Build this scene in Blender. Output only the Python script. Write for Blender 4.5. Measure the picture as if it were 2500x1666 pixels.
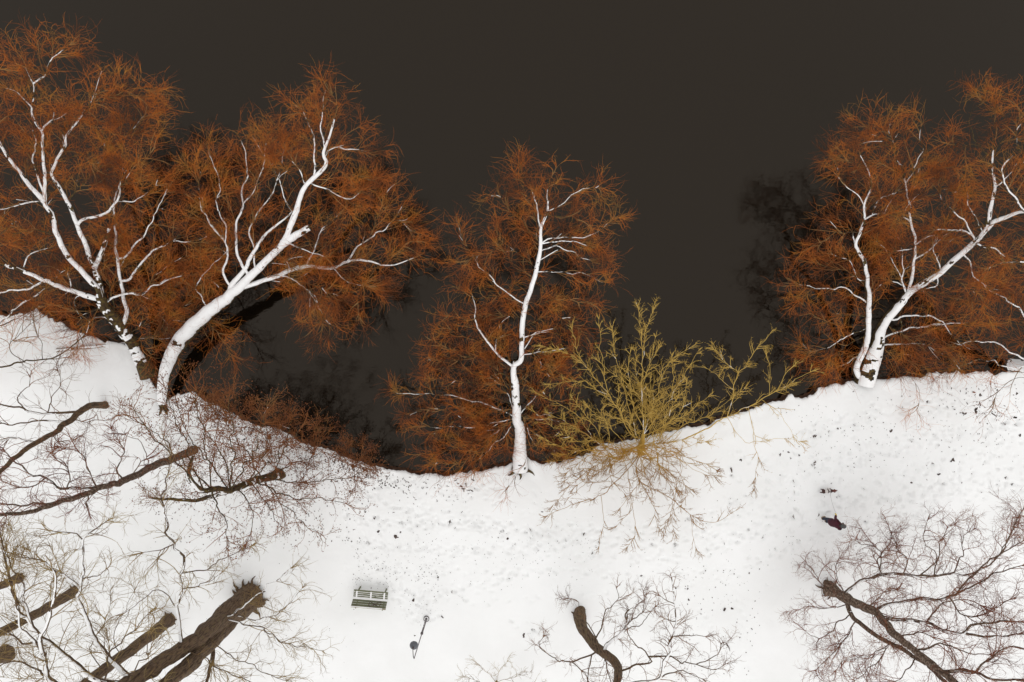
import bpy, bmesh, math
import numpy as np
from mathutils import Vector, Matrix

for o in list(bpy.data.objects):
    bpy.data.objects.remove(o)
scene = bpy.context.scene
COL = scene.collection
R = math.radians

# ------------------------------------------------------------------ camera, sky, sun, exposure
CAM_H, FPX = 36.0, 1800.0          # metres above the snow; focal length in photo pixels (2500 px wide)
cam_d = bpy.data.cameras.new('camera')
cam_d.sensor_width = 36.0
cam_d.lens = 36.0 * FPX / 2500.0
cam_d.clip_end = 2000.0
cam = bpy.data.objects.new('camera', cam_d)
cam.location = (0, 0, CAM_H)
cam.rotation_euler = (0, 0, 0)
COL.objects.link(cam)
scene.camera = cam

world = bpy.data.worlds.new('World')
scene.world = world
world.use_nodes = True
wn, wl = world.node_tree.nodes, world.node_tree.links
wn.clear()
w_out = wn.new('ShaderNodeOutputWorld')
w_bg = wn.new('ShaderNodeBackground')
w_bg.inputs['Strength'].default_value = 0.1
w_sky = wn.new('ShaderNodeTexSky')
w_sky.sky_type = 'NISHITA'
w_sky.sun_disc = False
w_sky.sun_elevation = R(52)
w_sky.sun_rotation = R(200)
w_mix = wn.new('ShaderNodeMix'); w_mix.data_type = 'RGBA'
w_mix.inputs[0].default_value = 0.93          # cloud cover: a closed winter overcast
w_mix.inputs[7].default_value = (7.75, 7.7, 7.55, 1)
wl.new(w_sky.outputs[0], w_mix.inputs[6])
wl.new(w_mix.outputs[2], w_bg.inputs['Color'])
wl.new(w_bg.outputs[0], w_out.inputs[0])

sun_d = bpy.data.lights.new('sun', 'SUN')
sun_d.energy = 0.6
sun_d.angle = R(45)
sun_d.color = (1.0, 0.98, 0.95)
sun = bpy.data.objects.new('sun', sun_d)
sun.rotation_euler = (R(38), 0, R(20))
sun.location = (0, 0, 60)
COL.objects.link(sun)

scene.view_settings.view_transform = 'Standard'
scene.view_settings.look = 'None'
scene.view_settings.gamma = 1.0
scene.view_settings.use_curve_mapping = False
scene.view_settings.exposure = 0.42

rng = np.random.default_rng(11)

# ------------------------------------------------------------------ helpers
def P(px, py, z=0.0):
    s = (CAM_H - z) / FPX
    return np.array([(px - 1250.0) * s, (833.0 - py) * s, z])

def _hash(ix, iy, seed):
    n = (ix.astype(np.int64) * 374761393 + iy.astype(np.int64) * 668265263 + seed * 974634777) & 0x7fffffff
    n = ((n ^ (n >> 13)) * 1274126177) & 0x7fffffff
    return ((n ^ (n >> 16)) & 0xffff) / 65535.0

def noise2(x, y, seed=0):
    x = np.asarray(x, float); y = np.asarray(y, float)
    ix, iy = np.floor(x), np.floor(y)
    fx, fy = x - ix, y - iy
    ux, uy = fx * fx * (3 - 2 * fx), fy * fy * (3 - 2 * fy)
    a = _hash(ix, iy, seed); b = _hash(ix + 1, iy, seed)
    c = _hash(ix, iy + 1, seed); d = _hash(ix + 1, iy + 1, seed)
    return (a + (b - a) * ux) * (1 - uy) + (c + (d - c) * ux) * uy

def fbm(x, y, seed=0, o=3):
    t = 0; a = 0.5
    for i in range(o):
        t = t + a * noise2(np.asarray(x) * 2 ** i, np.asarray(y) * 2 ** i, seed + i * 7)
        a *= 0.5
    return t

TRIS = [0]
def mesh_np(name, verts, quads=None, tris=None, smooth=True):
    me = bpy.data.meshes.new(name)
    verts = np.asarray(verts, np.float32)
    nq = 0 if quads is None else len(quads)
    nt = 0 if tris is None else len(tris)
    me.vertices.add(len(verts))
    me.vertices.foreach_set('co', verts.ravel())
    loops = []
    if nq: loops.append(np.asarray(quads, np.int32).ravel())
    if nt: loops.append(np.asarray(tris, np.int32).ravel())
    lv = np.concatenate(loops)
    me.loops.add(len(lv))
    me.loops.foreach_set('vertex_index', lv)
    start = np.concatenate([np.arange(nq) * 4, nq * 4 + np.arange(nt) * 3]).astype(np.int32)
    me.polygons.add(nq + nt)
    me.polygons.foreach_set('loop_start', start)
    if smooth:
        me.polygons.foreach_set('use_smooth', np.ones(nq + nt, bool))
    me.update(calc_edges=True)
    TRIS[0] += nq * 2 + nt
    return me

def obj(name, me, mat=None, parent=None):
    o = bpy.data.objects.new(name, me)
    COL.objects.link(o)
    if mat is not None and me is not None:
        me.materials.append(mat)
    if parent is not None:
        o.parent = parent
    return o

def thing(name, label, cat, loc=(0, 0, 0), rz=0.0, group=None):
    o = bpy.data.objects.new(name, None)
    COL.objects.link(o)
    o.empty_display_size = 0.3
    o.location = loc
    o.rotation_euler = (0, 0, rz)
    o['label'] = label; o['category'] = cat
    if group: o['group'] = group
    return o

def tag(o, label, cat, group=None):
    o['label'] = label; o['category'] = cat
    if group: o['group'] = group
    return o

def struct(o):
    o['kind'] = 'structure'; return o

def stuff(o, label=None, cat=None):
    o['kind'] = 'stuff'
    if label: o['label'] = label
    if cat: o['category'] = cat
    return o

# ------------------------------------------------------------------ materials
def material(name, cols, scale=4.0, rough=0.8, detail=4.0, bump=0.0, bump_scale=30.0, stops=None, spec=0.3, stretch=None, bump_dist=0.02):
    m = bpy.data.materials.new(name); m.use_nodes = True
    n, l = m.node_tree.nodes, m.node_tree.links
    b = n['Principled BSDF']
    b.inputs['Roughness'].default_value = rough
    b.inputs['Specular IOR Level'].default_value = spec
    tc = n.new('ShaderNodeTexCoord')
    src = tc.outputs['Object']
    if stretch:
        mp = n.new('ShaderNodeMapping'); mp.inputs['Scale'].default_value = stretch
        l.new(src, mp.inputs[0]); src = mp.outputs[0]
    if len(cols) > 1:
        nz = n.new('ShaderNodeTexNoise')
        nz.inputs['Scale'].default_value = scale
        nz.inputs['Detail'].default_value = detail
        l.new(src, nz.inputs['Vector'])
        cr = n.new('ShaderNodeValToRGB')
        e = cr.color_ramp.elements
        k = len(cols)
        st = stops or [0.32 + 0.36 * i / (k - 1) for i in range(k)]
        e[0].position = st[0]; e[0].color = (*cols[0], 1)
        e[1].position = st[-1]; e[1].color = (*cols[-1], 1)
        for i in range(1, k - 1):
            x = e.new(st[i]); x.color = (*cols[i], 1)
        l.new(nz.outputs['Fac'], cr.inputs[0])
        l.new(cr.outputs[0], b.inputs['Base Color'])
    else:
        b.inputs['Base Color'].default_value = (*cols[0], 1)
    if bump:
        nb = n.new('ShaderNodeTexNoise')
        nb.inputs['Scale'].default_value = bump_scale
        nb.inputs['Detail'].default_value = 6
        l.new(src, nb.inputs['Vector'])
        bp = n.new('ShaderNodeBump'); bp.inputs['Strength'].default_value = bump
        bp.inputs['Distance'].default_value = bump_dist
        l.new(nb.outputs['Fac'], bp.inputs['Height'])
        l.new(bp.outputs[0], b.inputs['Normal'])
    return m

M = {}
M['snow'] = material('snow', [(0.80, 0.80, 0.80), (0.86, 0.86, 0.86)], 0.7, 0.6, bump=0.35, bump_scale=9.0, spec=0.2, bump_dist=0.03)
M['snow_cap'] = material('snow_cap', [(0.84, 0.83, 0.83), (0.88, 0.88, 0.88)], 3, 0.6, bump=0.4, bump_scale=25, spec=0.2)
M['bark_moss'] = material('bark_moss', [(0.022, 0.014, 0.008), (0.07, 0.042, 0.018), (0.12, 0.088, 0.022)], 9, 0.9, bump=1.0, bump_scale=26, bump_dist=0.04)
M['bark_brown'] = material('bark_brown', [(0.035, 0.021, 0.012), (0.095, 0.058, 0.034), (0.155, 0.10, 0.062), (0.11, 0.085, 0.03)], 20, 0.92, detail=9, bump=1.0, bump_scale=30, stretch=(1, 1, 0.14), stops=[0.33, 0.45, 0.56, 0.68], bump_dist=0.06)
M['bark_grey'] = material('bark_grey', [(0.04, 0.024, 0.016), (0.12, 0.076, 0.05), (0.30, 0.23, 0.18)], 13, 0.92, detail=8, bump=1.0, bump_scale=24, bump_dist=0.05)
M['branch_rust'] = material('branch_rust', [(0.10, 0.05, 0.018), (0.22, 0.11, 0.035), (0.32, 0.19, 0.075)], 1.2, 0.85)
M['twig_rust'] = material('twig_rust', [(0.06, 0.022, 0.007), (0.23, 0.058, 0.009), (0.50, 0.130, 0.013), (0.46, 0.19, 0.028), (0.20, 0.105, 0.026)], 0.9, 0.8, detail=3, stops=[0.30, 0.42, 0.54, 0.63, 0.72])
M['twig_dark'] = material('twig_dark', [(0.09, 0.04, 0.02), (0.18, 0.08, 0.036), (0.24, 0.125, 0.05)], 1.0, 0.88, detail=2)
M['twig_plum'] = material('twig_plum', [(0.10, 0.032, 0.02), (0.20, 0.066, 0.036), (0.26, 0.11, 0.05)], 1.0, 0.88, detail=2)
M['twig_olive'] = material('twig_olive', [(0.14, 0.08, 0.03), (0.26, 0.17, 0.06), (0.34, 0.25, 0.10)], 0.9, 0.88, detail=2)
M['twig_red'] = material('twig_red', [(0.11, 0.036, 0.012), (0.23, 0.075, 0.018), (0.18, 0.09, 0.03)], 0.9, 0.88, detail=2)
M['dead_leaf'] = material('dead_leaf', [(0.09, 0.028, 0.014), (0.19, 0.06, 0.022), (0.26, 0.10, 0.03)], 3.0, 0.85)
M['litter'] = material('litter', [(0.035, 0.025, 0.022), (0.075, 0.05, 0.042), (0.10, 0.07, 0.055)], 2.0, 0.9)
M['paint_olive'] = material('paint_olive', [(0.11, 0.115, 0.065), (0.15, 0.155, 0.09)], 6, 0.6, bump=0.15)
M['paint_worn'] = material('paint_worn', [(0.20, 0.165, 0.11), (0.26, 0.23, 0.16)], 9, 0.7)
M['graffiti'] = material('graffiti', [(0.055, 0.022, 0.018)], rough=0.5)
M['lamp_grey'] = material('lamp_grey', [(0.12, 0.105, 0.11), (0.17, 0.15, 0.15)], 9, 0.5, spec=0.5)
M['lamp_dark'] = material('lamp_dark', [(0.055, 0.04, 0.042), (0.075, 0.06, 0.06)], 9, 0.5, spec=0.5)
M['lamp_shade'] = material('lamp_shade', [(0.085, 0.09, 0.105), (0.13, 0.135, 0.15)], 5, 0.42, spec=0.5)
M['paper'] = material('paper', [(0.62, 0.58, 0.58), (0.75, 0.72, 0.72)], 20, 0.8)
M['coat'] = material('coat', [(0.045, 0.006, 0.013), (0.068, 0.010, 0.020)], 9, 0.8)
M['jeans'] = material('jeans', [(0.025, 0.03, 0.045), (0.04, 0.045, 0.065)], 12, 0.85)
M['boot'] = material('boot', [(0.20, 0.14, 0.09), (0.30, 0.22, 0.15)], 20, 0.7)
M['knit'] = material('knit', [(0.07, 0.075, 0.075), (0.11, 0.115, 0.115)], 40, 0.95, bump=0.5, bump_scale=60)
M['skin'] = material('skin', [(0.50, 0.30, 0.22)], rough=0.55)
M['hair'] = material('hair', [(0.03, 0.02, 0.014)], rough=0.6)
M['yellow'] = material('yellow', [(0.75, 0.55, 0.03)], rough=0.7)
M['strap'] = material('strap', [(0.03, 0.012, 0.012)], rough=0.7)
M['cord'] = material('cord', [(0.25, 0.22, 0.23)], rough=0.7)
M['eye'] = material('eye', [(0.01, 0.008, 0.006)], rough=0.2)
M['log'] = material('log', [(0.10, 0.055, 0.03), (0.19, 0.115, 0.06)], 8, 0.9, bump=0.8)

def shrub_material(name, backlit_cols, straw_cols):
    # landward stems coloured browner to carry their backlit look against snow, lakeside straw
    m = bpy.data.materials.new(name); m.use_nodes = True
    n, l = m.node_tree.nodes, m.node_tree.links
    b = n['Principled BSDF']; b.inputs['Roughness'].default_value = 0.85
    tc = n.new('ShaderNodeTexCoord')
    nz = n.new('ShaderNodeTexNoise'); nz.inputs['Scale'].default_value = 1.5; nz.inputs['Detail'].default_value = 4
    l.new(tc.outputs['Object'], nz.inputs['Vector'])
    sx = n.new('ShaderNodeSeparateXYZ'); l.new(tc.outputs['Object'], sx.inputs[0])
    ma = n.new('ShaderNodeMath'); ma.operation = 'MULTIPLY_ADD'
    l.new(nz.outputs['Fac'], ma.inputs[0]); ma.inputs[1].default_value = 1.6
    l.new(sx.outputs[1], ma.inputs[2])
    mr = n.new('ShaderNodeMapRange'); l.new(ma.outputs[0], mr.inputs[0])
    mr.inputs[1].default_value = -0.2; mr.inputs[2].default_value = 1.5
    cr = n.new('ShaderNodeValToRGB'); e = cr.color_ramp.elements
    cols = backlit_cols + straw_cols
    e[0].position = 0; e[0].color = (*cols[0], 1); e[1].position = 1; e[1].color = (*cols[-1], 1)
    for i in range(1, len(cols) - 1):
        x = e.new(i / (len(cols) - 1)); x.color = (*cols[i], 1)
    l.new(mr.outputs[0], cr.inputs[0]); l.new(cr.outputs[0], b.inputs['Base Color'])
    return m
M['yellow_bark'] = shrub_material('yellow_bark', [(0.30, 0.155, 0.03), (0.38, 0.22, 0.04)], [(0.44, 0.245, 0.028), (0.52, 0.345, 0.08)])
M['yellow_bud'] = shrub_material('yellow_bud', [(0.26, 0.12, 0.026), (0.34, 0.18, 0.035)], [(0.46, 0.215, 0.025), (0.52, 0.33, 0.065)])

def dog_material():
    m = bpy.data.materials.new('dog_coat'); m.use_nodes = True
    n, l = m.node_tree.nodes, m.node_tree.links
    b = n['Principled BSDF']; b.inputs['Roughness'].default_value = 0.9
    tc = n.new('ShaderNodeTexCoord')
    nz = n.new('ShaderNodeTexNoise'); nz.inputs['Scale'].default_value = 14
    l.new(tc.outputs['Object'], nz.inputs['Vector'])
    sx = n.new('ShaderNodeSeparateXYZ'); l.new(tc.outputs['Object'], sx.inputs[0])
    ma = n.new('ShaderNodeMath'); ma.operation = 'MULTIPLY_ADD'
    l.new(nz.outputs['Fac'], ma.inputs[0]); ma.inputs[1].default_value = 0.06
    l.new(sx.outputs[0], ma.inputs[2])
    mr = n.new('ShaderNodeMapRange'); l.new(ma.outputs[0], mr.inputs[0])
    mr.inputs[1].default_value = -0.27; mr.inputs[2].default_value = 0.41
    cr = n.new('ShaderNodeValToRGB'); cr.color_ramp.interpolation = 'CONSTANT'
    e = cr.color_ramp.elements
    e[0].position = 0; e[0].color = (0.05, 0.02, 0.016, 1)
    e[1].position = 0.27; e[1].color = (0.62, 0.58, 0.56, 1)
    for p, c in ((0.62, (0.08, 0.025, 0.02)), (0.74, (0.13, 0.045, 0.035))):
        x = e.new(p); x.color = (*c, 1)
    l.new(mr.outputs[0], cr.inputs[0]); l.new(cr.outputs[0], b.inputs['Base Color'])
    return m
M['dog'] = dog_material()

def ground_material():
    m = bpy.data.materials.new('snow_ground'); m.use_nodes = True
    n, l = m.node_tree.nodes, m.node_tree.links
    b = n['Principled BSDF']; b.inputs['Roughness'].default_value = 0.65
    b.inputs['Specular IOR Level'].default_value = 0.2
    tc = n.new('ShaderNodeTexCoord')
    # packed snow, faintly uneven in tone
    n1 = n.new('ShaderNodeTexNoise'); n1.inputs['Scale'].default_value = 0.35; n1.inputs['Detail'].default_value = 6
    l.new(tc.outputs['Object'], n1.inputs['Vector'])
    cr = n.new('ShaderNodeValToRGB'); e = cr.color_ramp.elements
    e[0].position = 0.3; e[0].color = (0.80, 0.80, 0.795, 1)
    e[1].position = 0.7; e[1].color = (0.86, 0.86, 0.86, 1)
    l.new(n1.outputs['Fac'], cr.inputs[0])
    # bare soil where the bank is too steep to hold snow
    ge = n.new('ShaderNodeNewGeometry')
    sx = n.new('ShaderNodeSeparateXYZ'); l.new(ge.outputs['True Normal'], sx.inputs[0])
    mr = n.new('ShaderNodeMapRange'); l.new(sx.outputs[2], mr.inputs[0])
    mr.inputs[1].default_value = 0.34; mr.inputs[2].default_value = 0.5
    soil = n.new('ShaderNodeValToRGB'); e = soil.color_ramp.elements
    e[0].position = 0.35; e[0].color = (0.03, 0.018, 0.012, 1)
    e[1].position = 0.65; e[1].color = (0.10, 0.05, 0.03, 1)
    n2 = n.new('ShaderNodeTexNoise'); n2.inputs['Scale'].default_value = 5
    l.new(tc.outputs['Object'], n2.inputs['Vector']); l.new(n2.outputs['Fac'], soil.inputs[0])
    mx = n.new('ShaderNodeMix'); mx.data_type = 'RGBA'
    l.new(mr.outputs[0], mx.inputs[0]); l.new(soil.outputs[0], mx.inputs[6]); l.new(cr.outputs[0], mx.inputs[7])
    l.new(mx.outputs[2], b.inputs['Base Color'])
    nb = n.new('ShaderNodeTexNoise'); nb.inputs['Scale'].default_value = 7; nb.inputs['Detail'].default_value = 7
    nb.inputs['Roughness'].default_value = 0.65
    l.new(tc.outputs['Object'], nb.inputs['Vector'])
    bp = n.new('ShaderNodeBump'); bp.inputs['Strength'].default_value = 0.25; bp.inputs['Distance'].default_value = 0.05
    l.new(nb.outputs['Fac'], bp.inputs['Height']); l.new(bp.outputs[0], b.inputs['Normal'])
    return m
M['ground'] = ground_material()

def water_material():
    m = bpy.data.materials.new('lake_water'); m.use_nodes = True
    n, l = m.node_tree.nodes, m.node_tree.links
    b = n['Principled BSDF']
    b.inputs['Base Color'].default_value = (0.0048, 0.0032, 0.0018, 1)
    b.inputs['Roughness'].default_value = 0.03
    b.inputs['IOR'].default_value = 1.40
    b.inputs['Specular Tint'].default_value = (1.0, 0.85, 0.71, 1)
    tc = n.new('ShaderNodeTexCoord')
    mp = n.new('ShaderNodeMapping'); mp.inputs['Scale'].default_value = (1.0, 2.2, 1); mp.inputs['Rotation'].default_value = (0, 0, R(12))
    l.new(tc.outputs['Object'], mp.inputs[0])
    nb = n.new('ShaderNodeTexNoise'); nb.inputs['Scale'].default_value = 1.6; nb.inputs['Detail'].default_value = 4
    l.new(mp.outputs[0], nb.inputs['Vector'])
    bp = n.new('ShaderNodeBump'); bp.inputs['Strength'].default_value = 0.22; bp.inputs['Distance'].default_value = 0.03
    l.new(nb.outputs['Fac'], bp.inputs['Height']); l.new(bp.outputs[0], b.inputs['Normal'])
    return m
M['water'] = water_material()

# ------------------------------------------------------------------ the setting: lake and snow-covered bank
SHORE = np.array([(-900, 560), (-400, 640), (-150, 715), (0, 772), (40, 768), (86, 757), (121, 775), (171, 804), (232, 821), (252, 836),
    (314, 839), (345, 868), (362, 900), (374, 940), (390, 972), (402, 978), (429, 962), (461, 957), (500, 979), (526, 990), (554, 1007), (589, 1025),
    (630, 1040), (691, 1053), (744, 1086), (809, 1101), (882, 1132), (955, 1147), (1024, 1161), (1062, 1156), (1090, 1160), (1178, 1151),
    (1217, 1144), (1248, 1136), (1287, 1119), (1322, 1132), (1371, 1126), (1424, 1114), (1453, 1094), (1474, 1082), (1540, 1077), (1611, 1057),
    (1685, 1045), (1747, 1032), (1810, 1007), (1872, 985), (1913, 979), (1924, 966), (1934, 965), (1941, 974), (1985, 966), (1998, 952),
    (2051, 937), (2080, 932), (2134, 929), (2180, 923), (2252, 920), (2280, 912), (2338, 907), (2352, 914), (2410, 909), (2438, 912),
    (2481, 901), (2500, 899), (2700, 880), (3100, 850), (3400, 840)], float)
SX, SY = (SHORE[:, 0] - 1250) * 0.02, (833 - SHORE[:, 1]) * 0.02
WATER_Z = -0.6

def shore_y(x):
    y = np.interp(x, SX, SY)
    return y + (fbm(x * 2.6, x * 0 + 3.3, 5, 3) - 0.44) * 0.34 + (noise2(x * 9, x * 0, 9) - 0.5) * 0.09

def snow_ground():
    fine = np.arange(-26.6, 26.601, 0.08)
    out = np.array([0.4, 1.0, 2, 4, 7, 12, 20, 35, 60, 100, 150, 250])
    xs = np.concatenate([(-26.6 - out)[::-1], fine, 26.6 + out])
    ys = shore_y(np.clip(xs, -40, 40))
    head = np.array([-0.7, -0.10, -0.055, -0.025, 0.0, 0.035, 0.08, 0.13])
    headz = np.array([-1.3, -0.70, -0.50, -0.28, -0.09, -0.04, -0.01, 0.0])
    body = np.arange(0.2, 18.2, 0.08)
    far = 18.2 + np.array([0.4, 1, 2, 4, 8, 15, 30, 60, 120, 250])
    d = np.concatenate([head, body, far])
    z0 = np.concatenate([headz, np.zeros(len(body) + len(far))])
    X = np.repeat(xs[:, None], len(d), 1)
    D = np.repeat(d[None, :], len(xs), 0)
    Y = ys[:, None] - D
    Z = np.repeat(z0[None, :], len(xs), 0).copy()
    near = (np.abs(X) < 27.5) & (D < 18.3)
    lump = (fbm(X * 1.9, Y * 1.9, 21, 3) - 0.44) * np.exp(-np.clip(D, 0, 9) / 0.8) * 0.30
    soft = (fbm(X * 0.25, Y * 0.25, 31, 3) - 0.44) * 0.22 + (fbm(X * 1.1, Y * 1.1, 33, 3) - 0.44) * 0.05
    Z += np.where(near & (D > -0.01), lump + soft * np.clip(D / 1.5, 0, 1), 0)
    # footprints: real dents in the snow
    x0, ystep = fine[0], 0.08
    n_out = len(out)
    def dent(cx, cy, ang, L, W, dep):
        i0, i1 = int((cx - 0.5 - x0) / 0.08), int((cx + 0.5 - x0) / 0.08)
        if i0 < 1 or i1 > len(fine) - 2: return
        i0 += n_out; i1 += n_out
        dd = shore_y(np.array([cx]))[0] - cy
        if dd < 0.3 or dd > 17.5: return
        j0 = max(len(head), len(head) + int((dd - 0.2 - 0.75) / 0.08)); j1 = j0 + 19
        sx = X[i0:i1, j0:j1] - cx; sy = Y[i0:i1, j0:j1] - cy
        a = (sx * math.cos(ang) + sy * math.sin(ang)) / L
        b = (-sx * math.sin(ang) + sy * math.cos(ang)) / W
        q = a * a + b * b
        Z[i0:i1, j0:j1] += -dep * np.exp(-q * q) + dep * 0.10 * np.exp(-((np.sqrt(q) - 1.6) / 0.4) ** 2)
    for (cx, cy, ang, L, W, dep) in FOOT:
        dent(cx, cy, ang, L, W, dep)
    nx, nd = X.shape
    V = np.stack([X, Y, Z], -1).reshape(-1, 3)
    idx = np.arange(nx * nd).reshape(nx, nd)
    Q = np.stack([idx[:-1, :-1], idx[:-1, 1:], idx[1:, 1:], idx[1:, :-1]], -1).reshape(-1, 4)
    me = mesh_np('snow_ground', V, Q)
    return struct(obj('snow_ground', me, M['ground'])), X, Y, Z, fine, n_out, head

# footprint trails, in photo pixels on the ground
FOOT = []
def trail(pts, n_side=1, spread=0.1, stride=0.36, dep=(0.02, 0.09), skip=0.3, size=1.0):
    w = np.array([P(a, b)[:2] for a, b in pts])
    seg = np.linalg.norm(np.diff(w, axis=0), axis=1); cum = np.concatenate([[0], np.cumsum(seg)])
    for k in range(n_side):
        off = rng.normal(0, spread)
        s = rng.uniform(0, stride)
        side = 1
        while s < cum[-1]:
            x = np.interp(s, cum, w[:, 0]); y = np.interp(s, cum, w[:, 1])
            e = min(s + 0.2, cum[-1]); b = max(e - 0.4, 0)
            tx = np.interp(e, cum, w[:, 0]) - np.interp(b, cum, w[:, 0]); ty = np.interp(e, cum, w[:, 1]) - np.interp(b, cum, w[:, 1])
            a = math.atan2(ty, tx)
            o = off + side * 0.1 + rng.normal(0, 0.05)
            if rng.random() > skip:
                FOOT.append((x - math.sin(a) * o, y + math.cos(a) * o, a + rng.normal(0, 0.2), 0.125 * size * rng.uniform(.75, 1.2), 0.055 * size * rng.uniform(.9, 1.25), rng.uniform(*dep)))
            side = -side; s += stride * rng.uniform(.8, 1.25)

trail([(850, 1195), (960, 1225), (1100, 1262), (1250, 1285), (1420, 1300), (1600, 1330), (1760, 1300), (1990, 1230), (2250, 1190), (2560, 1170)], 4, 0.6)
trail([(860, 1330), (1000, 1340), (1200, 1355), (1400, 1350), (1600, 1370), (1800, 1330), (1990, 1270), (2200, 1215), (2540, 1130)], 4, 0.8)
trail([(880, 1380), (1050, 1390), (1250, 1385), (1450, 1370), (1700, 1350), (1950, 1240), (2200, 1150), (2540, 1080)], 4, 0.9)
trail([(840, 1290), (1000, 1300), (1200, 1310), (1400, 1330), (1700, 1290), (1980, 1170), (2250, 1100), (2540, 1040)], 3, 0.9)
trail([(1960, 1075), (2060, 1035), (2200, 1012), (2340, 990), (2440, 960)], 4, 0.3, dep=(.03, .07))
trail([(1980, 1120), (2150, 1060), (2300, 1040), (2520, 1010)], 4, 0.5)
trail([(2180, 1195), (2290, 1155), (2340, 1110), (2400, 1040), (2425, 980)], 2, 0.25, dep=(.03, .07))
trail([(870, 1405), (900, 1395), (950, 1410), (985, 1450), (1010, 1490), (1045, 1510)], 4, 0.45)
trail([(950, 1420), (1020, 1440), (1130, 1420), (1260, 1390)], 3, 0.4)
trail([(990, 1500), (1030, 1485), (1065, 1475)], 4, 0.35)
trail([(1230, 1520), (1330, 1545)], 3, 0.3)
trail([(1780, 1130), (1850, 1150), (1960, 1130), (2100, 1090)], 3, 0.4)
trail([(900, 1170), (1000, 1190), (1100, 1200), (1230, 1215)], 5, 0.5)
trail([(1850, 1666), (1830, 1560), (1815, 1470), (1760, 1360)], 3, 0.35, dep=(.015, .03))
trail([(1700, 1460), (1730, 1530), (1770, 1640)], 1, 0.2, dep=(.03, .06))
trail([(1980, 1270), (2080, 1290), (2200, 1290), (2400, 1220)], 3, 0.9)
for k in range(600):      # stray pocks of dogs, dropped snow and half-filled prints
    px = rng.uniform(840, 2540); t = (px - 840) / 1700
    py = 1330 - 260 * t ** 2 + rng.normal(0, 75)
    p = P(px, py)
    FOOT.append((p[0], p[1], rng.uniform(0, 6.28), rng.uniform(.05, .10), rng.uniform(.045, .07), rng.uniform(.01, .05)))
for k in range(160):
    p = P(rng.uniform(20, 900), rng.uniform(1180, 1640))
    FOOT.append((p[0], p[1], rng.uniform(0, 6.28), rng.uniform(.05, .12), rng.uniform(.05, .09), rng.uniform(.008, .03)))

ground, GX, GY, GZ, GF, GN, GH = snow_ground()
def ground_z(x, y):
    i = int(np.clip(round((x - GF[0]) / 0.08), 0, len(GF) - 1)) + GN
    j = int(np.argmin(np.abs(GY[i] - y)))
    return float(GZ[i, j])

def lake():
    bm = bmesh.new()
    vs = [bm.verts.new(p) for p in ((-280, -9.0, WATER_Z), (280, -9.0, WATER_Z), (280, 350, WATER_Z), (-280, 350, WATER_Z))]
    bm.faces.new(vs)
    me = bpy.data.meshes.new('lake'); bm.to_mesh(me); bm.free()
    return struct(obj('lake', me, M['water']))
lake()

# ------------------------------------------------------------------ branch geometry
def resample(pts, n):
    pts = np.asarray(pts, float)
    seg = np.linalg.norm(np.diff(pts, axis=0), axis=1); cum = np.concatenate([[0], np.cumsum(seg)])
    # Catmull-Rom through the traced points
    if len(pts) > 2:
        p = np.vstack([2 * pts[0] - pts[1], pts, 2 * pts[-1] - pts[-2]])
        out = []
        for i in range(1, len(p) - 2):
            t = np.linspace(0, 1, 9)[:-1, None]
            a, b, c, d = p[i - 1], p[i], p[i + 1], p[i + 2]
            out.append(0.5 * (2 * b + (c - a) * t + (2 * a - 5 * b + 4 * c - d) * t ** 2 + (3 * b - a - 3 * c + d) * t ** 3))
        pts = np.vstack(out + [pts[-1:]])
        seg = np.linalg.norm(np.diff(pts, axis=0), axis=1); cum = np.concatenate([[0], np.cumsum(seg)])
    s = np.linspace(0, cum[-1], n)
    return np.stack([np.interp(s, cum, pts[:, k]) for k in range(3)], -1)

def frames(A):
    T = np.gradient(A, axis=-2)
    T /= np.linalg.norm(T, axis=-1, keepdims=True) + 1e-9
    mean = T.mean(-2, keepdims=True)
    mean /= np.linalg.norm(mean, axis=-1, keepdims=True) + 1e-9
    ref = np.where(np.abs(mean[..., 2:3]) > 0.8, np.array([1.0, 0, 0]), np.array([0, 0, 1.0]))
    S = np.cross(T, np.broadcast_to(ref, T.shape)); S /= np.linalg.norm(S, axis=-1, keepdims=True) + 1e-9
    U = np.cross(S, T)
    return T, S, U

def twig_tubes(A, r0, r1, sides=3):
    """A: (N,K,3) polylines; pointed three-sided shoots. Returns verts, quads, tris."""
    N, K, _ = A.shape
    T, S, U = frames(A)
    f = np.linspace(0, 1, K)[None, :]
    rad = r0[:, None] * (1 - f) + r1[:, None] * f
    ang = np.arange(sides) * 2 * np.pi / sides
    ring = (S[:, :-1, None, :] * np.cos(ang)[None, None, :, None] + U[:, :-1, None, :] * np.sin(ang)[None, None, :, None]) * rad[:, :-1, None, None] + A[:, :-1, None, :]
    V = np.concatenate([ring.reshape(N, (K - 1) * sides, 3), A[:, -1:, :]], 1)
    per = (K - 1) * sides + 1
    base = np.arange(N)[:, None] * per
    q = []
    for k in range(K - 2):
        for s in range(sides):
            s2 = (s + 1) % sides
            q.append([k * sides + s, k * sides + s2, (k + 1) * sides + s2, (k + 1) * sides + s])
    t = [[(K - 2) * sides + s, (K - 2) * sides + (s + 1) % sides, per - 1] for s in range(sides)]
    Q = (base[:, :, None] + np.array(q)[None]).reshape(-1, 4) if q else np.zeros((0, 4), int)
    Tt = (base[:, :, None] + np.array(t)[None]).reshape(-1, 3)
    return V.reshape(-1, 3), Q, Tt

def join(parts):
    V, Q, T, n = [], [], [], 0
    for v, q, t in parts:
        V.append(v); Q.append(q + n); T.append(t + n); n += len(v)
    return np.concatenate(V), np.concatenate(Q), np.concatenate(T)

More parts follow.
